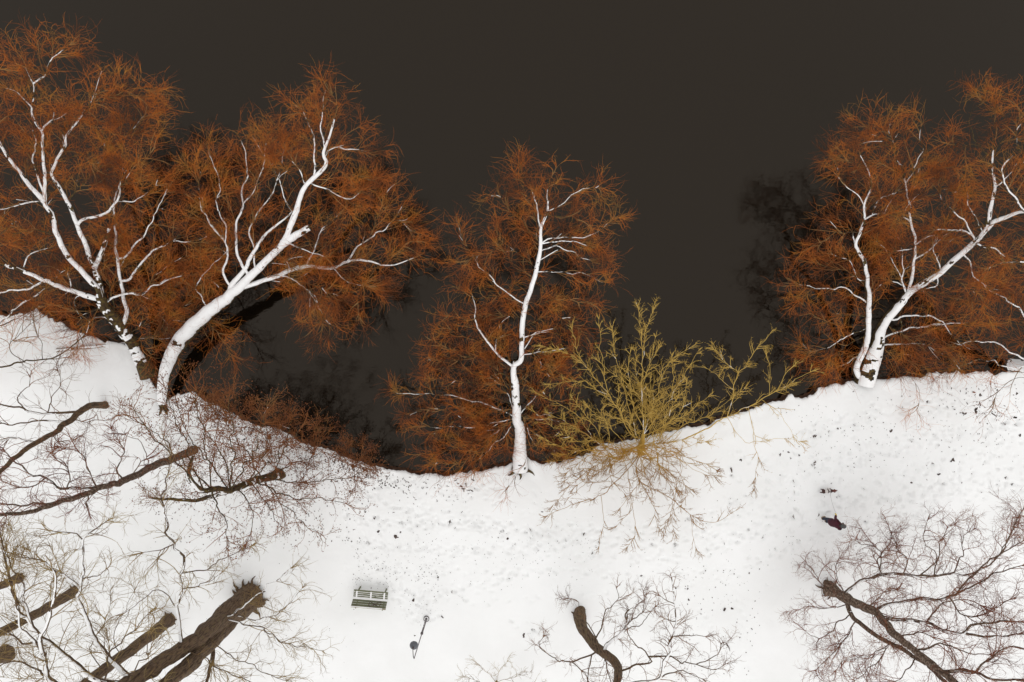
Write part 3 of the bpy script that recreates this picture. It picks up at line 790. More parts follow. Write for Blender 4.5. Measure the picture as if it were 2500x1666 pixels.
t = Tree('middle_tree', 'slender snow-covered tree rising from the shore in the middle of the picture', 'tree', P(1269, 1140, 0), snow=dict(wide=84, gap=0.24), **ORANGE)
t.zs = 0.46
t.trunk([(1269, 1146, -0.05), (1269, 1100, .6), (1269, 1046, 1.5), (1262, 1024, 1.9), (1259, 958, 3), (1255, 898, 4), (1272, 880, 4.35), (1274, 841, 5), (1276, 781, 6), (1283, 743, 6.7), (1304, 683, 7.8), (1315, 631, 8.8),
         (1320, 596, 9.4), (1320, 560, 10), (1336, 518, 10.8), (1338, 490, 11.3)], [.38, .32, .27, .2, .19, .18, .12, .11, .115, .11, .105, .095, .085, .075, .055, .03], flare=0.12, grow=(0.42, 1), weight=0.8, rough=.07)
t.roots([(215, .5), (330, .6), (270, .4)], .26)
W = dict(snow=dict(gap=0.45))
for pts, rise, d0, d1, kw in [
    ([(1255, 905), (1256, 890), (1258, 882)], 0.25, .34, .2, dict(weight=0)),
    ([(1320, 560), (1316, 535), (1313, 515), (1300, 470)], 1.2, .11, .03, {}),
    ([(1254, 898), (1224, 874), (1210, 855), (1185, 828), (1164, 803), (1160, 757), (1150, 710)], 2.0, .20, .03, {}),
    ([(1210, 855), (1214, 830), (1228, 820)], 0.4, .10, .04, {}),
    ([(1280, 745), (1253, 726), (1224, 708), (1178, 655), (1139, 603), (1115, 539)], 1.5, .10, .02, dict(weight=0.8)),
    ([(1321, 596), (1343, 582), (1417, 582), (1460, 565), (1494, 536)], 0.7, .10, .02, {}),
    ([(1321, 600), (1345, 592), (1390, 588), (1450, 605)], 0.5, .08, .02, {}),
    ([(1319, 610), (1357, 601), (1400, 620), (1450, 640)], 0.4, .08, .02, {}),
    ([(1314, 635), (1345, 620), (1378, 606), (1420, 600)], 0.6, .07, .02, {}),
    ([(1310, 664), (1367, 666), (1430, 670), (1470, 690)], 0.4, .07, .02, {}),
    ([(1336, 518), (1364, 503), (1395, 480), (1424, 459), (1462, 459)], 0.9, .07, .02, {}),
    ([(1338, 490), (1340, 450), (1347, 432), (1350, 424)], 1.0, .05, .02, THIN),
    ([(1276, 825), (1332, 806), (1370, 800)], 0.3, .08, .02, {}),
    ([(1275, 860), (1311, 817), (1340, 810)], 0.6, .08, .02, {}),
    ([(1274, 868), (1300, 862), (1340, 856), (1390, 850)], 0.4, .08, .02, {}),
    ([(1262, 1022), (1210, 995), (1160, 982), (1090, 965), (1040, 962), (968, 961)], 0.6, .10, .02, {}),
    ([(1262, 1022), (1240, 970), (1215, 920), (1195, 888)], 1.0, .09, .02, W),
    ([(1262, 1022), (1300, 975), (1329, 940), (1350, 900)], 0.8, .10, .02, W),
    ([(1262, 1022), (1300, 1014), (1339, 1012), (1390, 1005)], 0.5, .08, .02, W),
    ([(1262, 1020), (1305, 1024), (1345, 1024), (1400, 1040)], 0.3, .07, .02, W),
    ([(1262, 1024), (1220, 1030), (1174, 1039), (1100, 1045), (1030, 1040)], 0.4, .08, .02, W),
    ([(1262, 1024), (1215, 1052), (1153, 1079), (1090, 1100), (1020, 1110)], 0.2, .08, .02, W),
    ([(1262, 1026), (1225, 1065), (1180, 1110), (1155, 1155)], 0.2, .06, .02, W),
    ([(1264, 1026), (1305, 1055), (1340, 1085), (1375, 1105)], 0.1, .06, .02, W),
    ([(1264, 1026), (1292, 1075), (1280, 1130), (1240, 1190)], 0.4, .035, .015, dict(weight=0.3, snow=False)),
    ([(1262, 1020), (1225, 1000), (1150, 1010), (1060, 1000), (1000, 1010)], 0.5, .07, .02, THIN),
    ([(1256, 960), (1190, 920), (1120, 900), (1060, 900)], 0.8, .08, .02, THIN),
    ([(1255, 930), (1170, 880), (1090, 850), (1050, 830)], 0.9, .08, .02, THIN),
    ([(1256, 940), (1320, 900), (1370, 880)], 0.9, .08, .02, THIN),
    ([(1277, 780), (1220, 770), (1150, 780), (1090, 770)], 0.7, .07, .02, THIN),
    ([(1278, 760), (1340, 735), (1400, 735), (1450, 745)], 0.6, .07, .02, THIN),
    ([(1276, 800), (1340, 770), (1400, 790), (1435, 830)], 0.5, .07, .02, THIN),
    ([(1304, 683), (1250, 640), (1222, 590), (1212, 565)], 1.2, .07, .02, THIN),
    ([(1310, 655), (1250, 610), (1180, 620), (1130, 640)], 0.9, .07, .02, THIN),
    ([(1320, 596), (1270, 540), (1235, 500), (1215, 470)], 1.3, .07, .02, THIN),
    ([(1320, 565), (1290, 490), (1275, 430), (1270, 410)], 1.5, .06, .02, THIN),
    ([(1334, 525), (1390, 530), (1440, 550)], 0.6, .06, .02, THIN),
    ([(1283, 743), (1220, 720), (1160, 730), (1110, 700)], 0.8, .07, .02, THIN),
    ([(1255, 905), (1180, 870), (1110, 880), (1050, 880)], .5, .07, .02, THIN),
    ([(1258, 940), (1180, 940), (1110, 930), (1050, 925)], .5, .07, .02, THIN),
    ([(1260, 1000), (1190, 1010), (1120, 1020), (1060, 1060)], .4, .07, .02, THIN),
    ([(1260, 990), (1190, 970), (1130, 1000)], .5, .07, .02, THIN),
    ([(1262, 1024), (1200, 1070), (1130, 1130), (1060, 1130)], .2, .06, .02, THIN),
    ([(1262, 1024), (1210, 1040), (1150, 1100)], .3, .06, .02, THIN),
    ([(1262, 1010), (1320, 1050), (1350, 1090)], .3, .06, .02, THIN),
    ([(1258, 960), (1310, 950), (1360, 980)], .6, .06, .02, THIN),
    ([(1256, 900), (1210, 840), (1150, 830), (1090, 800)], .9, .07, .02, THIN),
    ([(1275, 850), (1330, 880), (1370, 920)], .5, .07, .02, THIN)]:
    t.limb(pts, rise, d0, d1, **kw)
t.crown(A=dict(per_m=3.9, length=(0.45, 1.2), bias=(0, 0.03, 0)), B=dict(length=(0.5, 1.2), per_m=6.0), C=dict(per_m=4.8), seed=9)

t = Tree('forked_tree', 'tree with wide snow-covered trunk and three tall stems right of the yellow shrub', 'tree', P(2108, 930, 0), snow=dict(wide=80, gap=0.28), **ORANGE)
t.zs = 0.46
t.trunk([(2108, 936, -0.05), (2124, 888, .7), (2137, 851, 1.4), (2148, 808, 2.4), (2163, 782, 3), (2200, 739, 4.2), (2217, 716, 4.8), (2252, 693, 5.5), (2292, 668, 6.2), (2323, 639, 7), (2355, 613, 7.7), (2381, 590, 8.4), (2404, 564, 9),
         (2412, 541, 9.5), (2421, 487, 10.6), (2427, 455, 11.3), (2421, 410, 12.1), (2424, 366, 12.9)], [.46, .43, .38, .28, .2, .185, .17, .15, .14, .13, .125, .115, .10, .09, .075, .06, .045, .03], flare=0.1, grow=(0.4, 1), weight=0.6, snow=dict(gap=.36))
for pts, rise, d0, d1, kw in [
    ([(2100, 934), (2088, 900), (2111, 845), (2119, 794), (2120, 722), (2114, 673), (2108, 636), (2088, 602), (2100, 567), (2111, 536), (2110, 498), (2120, 475), (2127, 455), (2120, 420), (2100, 380)], 11.2, .42, .03, dict(grow=(0.3, 1), sides=12)),
    ([(2089, 602), (2083, 585), (2081, 567)], 0.5, .12, .06, dict(weight=0.3)),
    ([(2111, 536), (2131, 524), (2154, 521), (2176, 527)], 0.6, .13, .04, {}),
    ([(2131, 523), (2140, 493), (2180, 473), (2209, 453), (2240, 430)], 1.6, .11, .03, {}),
    ([(2154, 521), (2170, 495), (2185, 470)], 0.8, .06, .03, {}),
    ([(2110, 500), (2103, 490), (2098, 480), (2060, 450), (2040, 400)], 1.4, .07, .02, {}),
    ([(2212, 719), (2226, 670), (2229, 636), (2234, 593), (2230, 570), (2220, 547), (2223, 524), (2217, 473), (2212, 430), (2189, 384), (2183, 359), (2176, 340), (2168, 320)], 7.3, .24, .03, dict(grow=(0.35, 1))),
    ([(2219, 544), (2197, 524), (2174, 509)], 0.6, .10, .04, {}),
    ([(2217, 450), (2225, 425), (2250, 370), (2244, 330), (2250, 305)], 2.3, .08, .02, {}),
    ([(2234, 599), (2260, 579), (2283, 577), (2310, 560)], 0.7, .10, .03, {}),
    ([(2232, 636), (2269, 610), (2289, 576), (2310, 545), (2324, 516)], 1.6, .11, .03, {}),
    ([(2212, 719), (2200, 690), (2204, 660), (2203, 610), (2200, 590)], 1.8, .14, .04, {}),
    ([(2203, 680), (2180, 640), (2172, 625)], 0.7, .07, .03, {}),
    ([(2212, 719), (2205, 697), (2160, 684)], 0.3, .10, .05, {}),
    ([(2230, 612), (2200, 611), (2166, 611), (2140, 590)], 0.5, .07, .03, {}),
    ([(2378, 590), (2372, 575), (2338, 563), (2305, 561), (2278, 563)], 0.7, .16, .04, {}),
    ([(2368, 575), (2344, 530), (2325, 508), (2303, 493), (2290, 450)], 1.6, .11, .03, {}),
    ([(2398, 562), (2380, 530), (2369, 504), (2360, 470), (2340, 430)], 1.6, .10, .03, {}),
    ([(2378, 592), (2404, 603), (2430, 610), (2453, 627), (2490, 640)], 0.4, .13, .04, {}),
    ([(2405, 556), (2427, 541), (2478, 521), (2500, 518)], 0.6, .30, .12, dict(weight=0.5)),
    ([(2427, 455), (2444, 447), (2470, 420)], 0.7, .09, .03, {}),
    ([(2170, 785), (2186, 780), (2220, 772), (2269, 770), (2298, 788), (2329, 825), (2350, 840)], 0.8, .15, .04, {}),
    ([(2202, 777), (2203, 810), (2205, 842)], 0.0, .08, .03, {}),
    ([(2150, 830), (2203, 805), (2250, 800), (2295, 791), (2375, 788), (2430, 790)], 1.2, .14, .04, {}),
    ([(2145, 850), (2180, 842), (2235, 837), (2289, 860), (2320, 875)], 0.5, .13, .04, {}),
    ([(2119, 740), (2108, 734), (2075, 713), (2051, 705), (2010, 705), (1979, 702), (1940, 690)], 0.6, .12, .03, {}),
    ([(2119, 800), (2070, 820), (2025, 848), (1980, 860)], 0.4, .08, .02, {}),
    ([(2135, 853), (2100, 868), (2074, 883), (2040, 900)], 0.2, .07, .02, {}),
    ([(2119, 690), (2095, 683), (2088, 670), (2070, 640), (2030, 620)], 1.0, .09, .02, {}),
    ([(2292, 668), (2292, 645), (2280, 610), (2300, 560)], 1.2, .10, .03, {}),
    ([(2290, 670), (2288, 695), (2260, 705)], 0.1, .09, .05, {}),
    ([(2345, 620), (2370, 640), (2378, 675), (2410, 700)], 0.2, .10, .03, {}),
    ([(2424, 385), (2390, 360), (2368, 310), (2372, 270), (2400, 253)], 1.6, .07, .02, dict(weight=0.15, snow=False)),
    ([(2395, 365), (2365, 352), (2340, 367), (2325, 345)], 0.4, .05, .02, dict(weight=0.15, snow=False)),
    ([(2424, 366), (2432, 320), (2414, 270), (2395, 245)], 1.2, .05, .02, dict(weight=0.15, snow=False)),
    ([(2424, 380), (2455, 330), (2450, 280)], 1.0, .05, .02, dict(weight=0.3, snow=False)),
    ([(2217, 473), (2260, 420), (2310, 400), (2350, 430)], 1.2, .08, .02, THIN),
    ([(2220, 500), (2280, 460), (2330, 470)], 1.0, .08, .02, THIN),
    ([(2183, 370), (2130, 330), (2125, 320), (2118, 312)], 1.0, .06, .02, THIN),
    ([(2212, 430), (2160, 400), (2100, 400), (2060, 390)], 1.0, .07, .02, THIN),
    ([(2115, 690), (2060, 660), (2010, 650), (1980, 640)], 0.8, .08, .02, THIN),
    ([(2120, 770), (2060, 770), (2000, 780), (1960, 740)], 0.6, .08, .02, THIN),
    ([(2120, 815), (2060, 850), (2020, 890)], 0.3, .07, .02, THIN),
    ([(2100, 567), (2040, 570), (2000, 600)], 0.8, .07, .02, THIN),
    ([(2160, 790), (2210, 820), (2270, 830), (2330, 880)], 0.6, .08, .02, THIN),
    ([(2240, 700), (2290, 720), (2350, 740), (2400, 760)], 1.0, .10, .02, THIN),
    ([(2300, 660), (2350, 690), (2400, 720), (2450, 700)], 0.8, .10, .02, THIN),
    ([(2140, 850), (2200, 870), (2260, 900)], 0.4, .07, .02, THIN),
    ([(2145, 870), (2210, 900), (2245, 960), (2240, 1000)], 0.6, .035, .015, dict(weight=0.25, snow=False))]:
    t.limb(pts, rise, d0, d1, **kw)
t.crown(A=dict(per_m=3.6, length=(0.6, 1.8), bias=(0.0, 0.04, 0.02)), B=dict(per_m=5.3), C=dict(per_m=5.2), seed=12)

t = Tree('shore_edge_tree', 'mossy tree at the right edge of the picture, its foot capped with a snow lump', 'tree', P(2478, 893, 0), snow=dict(wide=80, gap=0.3), **ORANGE)
t.zs = 0.6
t.trunk([(2470, 892, -0.1), (2530, 896, 1.6), (2600, 898, 3.4), (2680, 880, 6), (2720, 820, 9), (2730, 730, 11)], [.32, .3, .28, .24, .18, .1], flare=0.2, weight=0.3, snow=dict(wide=80, gap=0.2))
for pts, rise, d0, d1, kw in [
    ([(2560, 895), (2540, 840), (2500, 770), (2440, 720), (2390, 700)], 2.6, .18, .03, {}),
    ([(2540, 896), (2490, 870), (2430, 840), (2370, 835), (2320, 850)], 1.6, .14, .03, {}),
    ([(2530, 896), (2470, 895), (2400, 880), (2340, 895)], 1.0, .10, .03, {}),
    ([(2700, 850), (2620, 690), (2540, 570), (2480, 490), (2450, 435), (2450, 401), (2496, 352), (2530, 300)], 4.0, .24, .05, {}),
    ([(2690, 860), (2600, 740), (2530, 660), (2460, 640), (2400, 660)], 2.0, .18, .03, {}),
    ([(2700, 840), (2610, 620), (2560, 480), (2500, 400), (2480, 320), (2500, 270)], 4.0, .18, .03, {}),
    ([(2600, 895), (2560, 930), (2480, 925), (2440, 950), (2425, 985)], 0.8, .05, .02, dict(weight=0.3, snow=False))]:
    t.limb(pts, rise, d0, d1, **kw)
t.crown(A=dict(per_m=3.0), B=dict(per_m=4.6), C=dict(per_m=4.6), seed=15)

# ------------------------------------------------------------------ yellow shrub on the shore
t = Tree('yellow_shrub', 'yellow-green spiky shrub spreading from the shore over snow and water', 'shrub', P(1566, 1096, 0),
         M['yellow_bark'], M['yellow_bark'], M['yellow_bud'], snow=dict(wide=45, gap=0.5))
t.trunk([(1566, 1102, -0.05), (1567, 1085, .5), (1572, 1060, 1.0)], [.17, .12, .08], flare=0.5, sides=10, weight=0, snow=False)
for pts, rise, d0, d1, kw in [
    ([(1568, 1090), (1610, 1085), (1665, 1075), (1727, 1044), (1776, 1019), (1826, 994), (1865, 970), (1897, 949), (1920, 910), (1946, 886)], 1.6, .17, .03, dict(grow=(0.4, 1), weight=0.8)),
    ([(1772, 1020), (1782, 990), (1793, 949), (1810, 903), (1845, 860), (1888, 804)], 1.8, .10, .02, {}),
    ([(1805, 910), (1770, 880), (1740, 850)], 0.8, .05, .02, {}),
    ([(1793, 949), (1750, 920), (1720, 900), (1680, 895)], 0.8, .05, .02, {}),
    ([(1875, 960), (1880, 900), (1870, 860)], 0.8, .05, .02, {}),
    ([(1890, 952), (1940, 930), (1985, 905)], 0.5, .05, .02, {}),
    ([(1826, 994), (1840, 1060), (1850, 1120), (1840, 1200)], 0.6, .05, .015, dict(weight=0.6)),
    ([(1780, 1020), (1820, 1080), (1900, 1070), (1960, 1080)], 0.5, .05, .015, dict(weight=0.6)),
    ([(1860, 975), (1910, 1020), (1940, 1070)], 0.4, .04, .015, dict(weight=0.5)),
    ([(1573, 1052), (1568, 1000), (1565, 949), (1569, 866), (1577, 804), (1602, 741)], 3.0, .12, .02, dict(grow=(0.25, 1))),
    ([(1569, 880), (1566, 820), (1557, 745)], 1.2, .06, .02, {}),
    ([(1565, 949), (1590, 880), (1600, 820)], 1.2, .06, .02, {}),
    ([(1560, 1070), (1540, 1060), (1515, 1007), (1482, 957), (1416, 882), (1370, 860), (1325, 845)], 2.6, .11, .02, dict(grow=(0.3, 1))),
    ([(1482, 957), (1470, 880), (1465, 820), (1462, 775)], 1.4, .07, .02, {}),
    ([(1500, 980), (1440, 940), (1390, 930), (1330, 940)], 1.2, .07, .02, {}),
    ([(1430, 900), (1410, 850), (1395, 800)], 0.9, .05, .02, {}),
    ([(1550, 1085), (1503, 1102), (1449, 1069), (1399, 1007), (1354, 982), (1310, 960)], 1.6, .11, .02, dict(grow=(0.25, 1))),
    ([(1449, 1069), (1400, 1040), (1340, 1010)], 0.9, .06, .02, {}),
    ([(1515, 1090), (1440, 1100), (1380, 1095), (1330, 1080)], 0.7, .06, .02, {}),
    ([(1520, 1100), (1450, 1130), (1400, 1120), (1340, 1130)], 0.6, .06, .02, {}),
    ([(1575, 1060), (1620, 1000), (1650, 950), (1680, 900), (1710, 850)], 2.2, .09, .02, {}),
    ([(1570, 1060), (1600, 970), (1620, 900), (1650, 870), (1700, 840)], 2.4, .09, .02, {}),
    ([(1580, 1070), (1640, 1030), (1700, 990), (1740, 960)], 1.4, .07, .02, {}),
    ([(1575, 1055), (1640, 960), (1670, 930)], 1.6, .07, .02, {}),
    ([(1565, 1050), (1540, 970), (1535, 900), (1540, 850)], 2.0, .08, .02, {}),
    ([(1560, 1060), (1520, 930), (1500, 860), (1495, 800)], 2.4, .08, .02, {}),
    ([(1565, 1100), (1532, 1148), (1500, 1180), (1466, 1214), (1403, 1231), (1325, 1264)], 1.6, .10, .02, dict(weight=0.7)),
    ([(1466, 1214), (1472, 1270), (1462, 1340)], 0.8, .05, .015, dict(weight=0.6)),
    ([(1535, 1145), (1536, 1198), (1544, 1239), (1520, 1270), (1499, 1289)], 1.0, .07, .02, dict(weight=0.8)),
    ([(1544, 1239), (1550, 1300), (1530, 1340)], 0.6, .05, .015, dict(weight=0.8)),
    ([(1567, 1100), (1553, 1140), (1565, 1173), (1623, 1210), (1685, 1256), (1739, 1276), (1800, 1245)], 1.6, .10, .02, dict(weight=0.7)),
    ([(1685, 1256), (1690, 1300), (1700, 1345)], 0.6, .04, .015, dict(weight=0.6)),
    ([(1575, 1095), (1610, 1110), (1656, 1156), (1680, 1200), (1660, 1240)], 1.0, .07, .02, dict(weight=0.7)),
    ([(1665, 1075), (1662, 1110), (1660, 1156), (1640, 1260), (1650, 1310)], 0.9, .05, .015, dict(weight=0.7)),
    ([(1590, 1090), (1660, 1110), (1720, 1130), (1750, 1150)], 0.8, .06, .02, dict(weight=0.7)),
    ([(1545, 1110), (1480, 1140), (1420, 1150), (1370, 1180)], 0.9, .07, .02, dict(weight=0.7)),
    ([(1560, 1105), (1580, 1170), (1600, 1250), (1610, 1300)], 1.0, .06, .02, dict(weight=0.7)),
    ([(1550, 1105), (1500, 1160), (1440, 1180), (1400, 1160)], 0.9, .06, .02, dict(weight=0.7))]:
    kw.setdefault('sides', 5)
    d0 *= .75
    t.limb(pts, rise, d0, d1, **kw)
rg2 = np.random.default_rng(207)
for k in range(44):      # many further thin shoots fanning from the stool
    a = R(rg2.uniform(-20, 215)) if k < 30 else R(rg2.uniform(190, 350))
    L = rg2.uniform(90, 250) if k < 30 else rg2.uniform(90, 210)
    u = rg2.random(); bx, by = 1475 + 150 * u + rg2.normal(0, 10), 1098 - 22 * u + rg2.normal(0, 10)
    q = [(bx, by)] + [(bx + math.cos(a + rg2.normal(0, .12)) * L * f, by - math.sin(a + rg2.normal(0, .12)) * L * f) for f in (.3, .6, 1)]
    t.limb(q, rg2.uniform(1.2, 2.8) if k < 30 else rg2.uniform(.8, 1.6), .05, .018, sides=5, snow=False, weight=1 if k < 30 else .7)
t.crown(A=dict(per_m=5.4, ang=(25, 55), length=(0.4, 1.1), up=0.10, wig=0.12, K=5), B=dict(per_m=6.5, ang=(28, 62), length=(0.2, 0.6), wig=0.15, K=3, term=0, fall=0.5),
        C=dict(per_m=4.5, ang=(35, 75), length=(0.06, 0.18), wig=0.1, term=0, K=3), rA=(0.012, 0.007), rB=(0.0075, 0.0045), rC=(0.0058, 0.0035), snow_frac=0.04, seed=21)

# ------------------------------------------------------------------ upright trees and bushes on the snow
BROWN = dict(bark=M['bark_brown'], snow=dict(wide=40, gap=0.5, min_flat=0.45))
NOS = dict(snow=False)
t = Tree('snow_bank_tree', 'small dark-barked tree at the left edge, its foot left of the leaning tree', 'tree', P(257, 989, 0), M['bark_brown'], M['twig_dark'], M['twig_dark'], snow=dict(wide=50, gap=0.45))
t.slim = 0.85; t.kink = 2.0
t.trunk([(259, 989, -0.05), (214, 993, 1.6), (171, 1025, 3), (128, 1060, 4.5), (85, 1081, 5.6), (30, 1125, 7), (-30, 1180, 8.5)], [.17, .15, .13, .11, .10, .085, .07], flare=0.3, grow=(.4, 1), weight=.6, snow=False)
for pts, rise, d0, d1, kw in [
    ([(193, 1005), (118, 1007), (46, 996), (0, 985), (-40, 980)], 1.6, .14, .06, {}),
    ([(171, 1025), (100, 1030), (0, 1036), (-60, 1050)], 1.4, .10, .04, {}),
    ([(85, 1081), (30, 1070), (0, 1079), (-50, 1090)], 1.0, .11, .05, {}),
    ([(118, 1007), (130, 970), (150, 930), (140, 905)], 0.8, .06, .02, NOS),
    ([(60, 997), (45, 970), (70, 940), (75, 915)], 0.8, .06, .02, NOS),
    ([(171, 1025), (230, 1030), (290, 1015)], 0.5, .05, .02, NOS),
    ([(128, 1060), (160, 1085), (180, 1075)], 0.4, .05, .02, NOS)]:
    t.limb(pts, rise, d0, d1, **kw)
t.crown(A=dict(per_m=2.4, length=(.7, 1.8), wig=.5), B=dict(per_m=3.2), C=dict(per_m=3.5), rB=(.008, .004), rC=(.005, .0025), snow_frac=0.12, seed=31)

t = Tree('curly_branch_tree', 'tall brown tree with curly plum twigs, its trunk running left below the leaning tree', 'tree', P(472, 1100, 0), M['bark_grey'], M['twig_plum'], M['twig_plum'], snow=dict(wide=35, gap=0.55))
t.slim = 0.85; t.kink = 2.0
t.trunk([(474, 1099, -0.05), (430, 1118, 1.6), (382, 1136, 3.2), (323, 1166, 5.2), (238, 1195, 8), (153, 1225, 10), (64, 1251, 11.8), (0, 1257, 13), (-60, 1270, 14)], [.20, .175, .16, .14, .115, .10, .08, .06, .04], flare=0.3, grow=(.45, 1), weight=1.2, snow=False)
for pts, rise, d0, d1, kw in [
    ([(240, 1194), (157, 1191), (106, 1174), (47, 1140), (10, 1100)], 1.6, .14, .04, {}),
    ([(300, 1174), (283, 1140), (297, 1100), (270, 1045)], 1.0, .08, .02, {}),
    ([(240, 1194), (215, 1150), (200, 1110), (150, 1095)], 1.0, .08, .02, {}),
    ([(153, 1225), (100, 1231), (0, 1230), (-50, 1220)], 1.0, .10, .04, {}),
    ([(157, 1191), (170, 1150), (130, 1110), (135, 1090)], 0.8, .06, .02, NOS),
    ([(106, 1174), (80, 1190), (40, 1190), (0, 1170)], 0.8, .06, .02, NOS),
    ([(215, 1204), (212, 1230), (214, 1240)], 0.0, .11, .08, dict(weight=.3)),
    ([(323, 1166), (350, 1120), (340, 1080), (300, 1060)], 0.8, .06, .02, NOS)]:
    t.limb(pts, rise, d0, d1, **kw)
t.crown(A=dict(per_m=3.6, length=(.7, 1.8), wig=.6, K=10), B=dict(per_m=4.8, wig=.7, length=(.4, .9)), C=dict(per_m=5.5, wig=.6, length=(.2, .5), K=3), rA=(.018, .007), rB=(.008, .004), rC=(.005, .0025), snow_frac=0.08, seed=33)

t = Tree('leafy_bush_tree', 'crooked low tree with red-brown twigs and clinging dead leaves beside the shore', 'tree', P(678, 1158, 0), M['bark_moss'], M['twig_red'], M['twig_red'], snow=dict(wide=45, gap=0.5))
t.slim = 0.85; t.kink = 2.0
t.trunk([(682, 1157, -0.05), (650, 1167, 1.2), (617, 1176, 2.4), (562, 1197, 4.4), (519, 1194, 5.6), (490, 1197, 6.4), (461, 1161, 7.2), (470, 1115, 8.0)], [.22, .19, .17, .14, .12, .10, .08, .04], flare=0.5, grow=(.15, 1), weight=1.2)
for pts, rise, d0, d1, kw in [
    ([(580, 1192), (530, 1211), (472, 1219), (400, 1219), (370, 1216)], 1.3, .26, .10, {}),
    ([(640, 1170), (600, 1100), (560, 1040), (540, 985)], 2.6, .08, .02, NOS),
    ([(665, 1163), (690, 1085), (720, 1010)], 2.2, .07, .02, NOS),
    ([(610, 1180), (650, 1235), (690, 1290)], 2.2, .07, .02, {}),
    ([(519, 1194), (545, 1270), (560, 1335)], 2.4, .08, .02, {}),
    ([(620, 1178), (720, 1215), (800, 1222), (860, 1235)], 2.4, .08, .02, NOS),
    ([(650, 1168), (760, 1178), (850, 1165), (890, 1150)], 0.9, .07, .02, NOS),
    ([(560, 1197), (500, 1120), (450, 1040), (430, 975)], 2.4, .08, .02, NOS),
    ([(519, 1194), (440, 1120), (380, 1060), (300, 1010)], 2.4, .08, .02, NOS),
    ([(560, 1197), (540, 1110), (500, 1040), (510, 990)], 2.2, .07, .02, NOS),
    ([(600, 1185), (640, 1120), (650, 1060), (640, 1010)], 1.8, .06, .02, NOS),
    ([(660, 1165), (740, 1120), (800, 1110), (850, 1120)], 1.6, .06, .02, NOS),
    ([(580, 1192), (620, 1260), (600, 1330)], 1.6, .06, .02, NOS),
    ([(640, 1172), (720, 1260), (790, 1310)], 1.6, .06, .02, NOS)]:
    t.limb(pts, rise, d0, d1, **kw)
for q, rise in ([[(500, 1195), (450, 1080), (420, 1000), (400, 940)], 4.2], [[(519, 1194), (500, 1080), (480, 990), (480, 935)], 4.4], [[(562, 1197), (570, 1080), (560, 1000), (560, 950)], 5.0],
                [[(562, 1197), (620, 1100), (640, 1040), (650, 1000)], 4.6], [[(600, 1183), (680, 1110), (720, 1060), (740, 1040)], 5.0], [[(461, 1161), (400, 1090), (350, 1030), (320, 990)], 3.0]):
    t.limb(q, rise, .07, .02, snow=False, weight=0.9)
t.crown(A=dict(per_m=3.0, length=(.6, 1.7), wig=.4), B=dict(per_m=3.8, length=(.4, .9)), C=dict(per_m=4.5, length=(.2, .5), K=3), rA=(.015, .007), rB=(.008, .004), rC=(.0055, .003), snow_frac=0.08, leaves=9000, leaf_size=0.042, seed=35)

for k, (bx, by, rad, lab, sd) in enumerate([
        (560, 1030, 2.0, 'small russet shrub on the shore just right of the leaning tree foot', 41),
        (655, 1068, 1.9, 'russet shrub overhanging the dark water at the middle of the left bank', 42),
        (765, 1108, 1.9, 'russet shrub on the bank next to the darkest tree reflection', 43),
        (860, 1138, 1.3, 'lowest russet shrub of the left bank, nearest the open channel', 44)]):
    t = Tree('shore_shrub', lab, 'shrub', P(bx, by, -0.1), M['twig_red'], M['twig_red'], M['twig_red'], group='russet shrubs along the left bank', snow=None)
    rg2 = np.random.default_rng(sd)
    t.trunk([(bx, by + 3, -.15), (bx + 2, by - 2, .25)], [.07, .05], sides=8, flare=.3, weight=0, snow=False)
    for j in range(9):
        a = rg2.uniform(-0.5, 2.7) if j < 7 else rg2.uniform(0, 6.28)
        L = rad * rg2.uniform(.55, 1.05) * 50
        q = [(bx + math.cos(a + rg2.normal(0, .12)) * L * f, by - math.sin(a + rg2.normal(0, .12)) * L * f) for f in (0.02, .35, .7, 1)]
        t.limb(q, rg2.uniform(1.4, 3.0), .045, .015, weight=1, sides=5)
    t.crown(A=dict(per_m=3.2, length=(.5, 1.1), up=.1), B=dict(per_m=4.2, length=(.3, .75)), C=dict(per_m=4.8, length=(.15, .45), K=3), rA=(.012, .006), rB=(.008, .004), rC=(.006, .003), snow_frac=0, leaves=1100, leaf_size=.042, seed=sd)

t = Tree('old_double_tree', 'biggest tree, double brown trunk with jagged root foot at the lower left', 'tree', P(605, 1462, 0), M['bark_brown'], M['twig_olive'], M['twig_olive'], snow=dict(wide=60, gap=0.4, min_flat=.5))
t.slim = 0.85; t.kink = 2.0
t.trunk([(616, 1452, -0.1), (600, 1466, .35), (583, 1482, 1.0), (544, 1508, 2.5), (490, 1555, 5), (418, 1602, 7.3), (360, 1640, 9), (319, 1666, 10), (240, 1720, 12), (200, 1760, 13.5)], [.58, .50, .43, .36, .32, .30, .28, .26, .23, .2], sides=36, flare=.35, lobes=8, rough=.14, grow=(.6, 1), weight=.5, snow=False, wig=.03)
t.roots([(72, .5), (104, .3), (132, .42), (22, .25), (-6, .4), (-58, .55), (150, .2), (48, .22), (88, .2), (-30, .2)], .22, .45)
t._add('trunk', [P(586, 1494, .9), P(560, 1520, 2.0), P(526, 1556, 3.6), P(454, 1631, 7), P(410, 1668, 8.6), P(340, 1730, 10.8)], 0.3, .25, [.28, .34, .32, .29, .26, .22], 28, 0, grow=(.6, 1), snow=False, rough=.12, weight=.5)
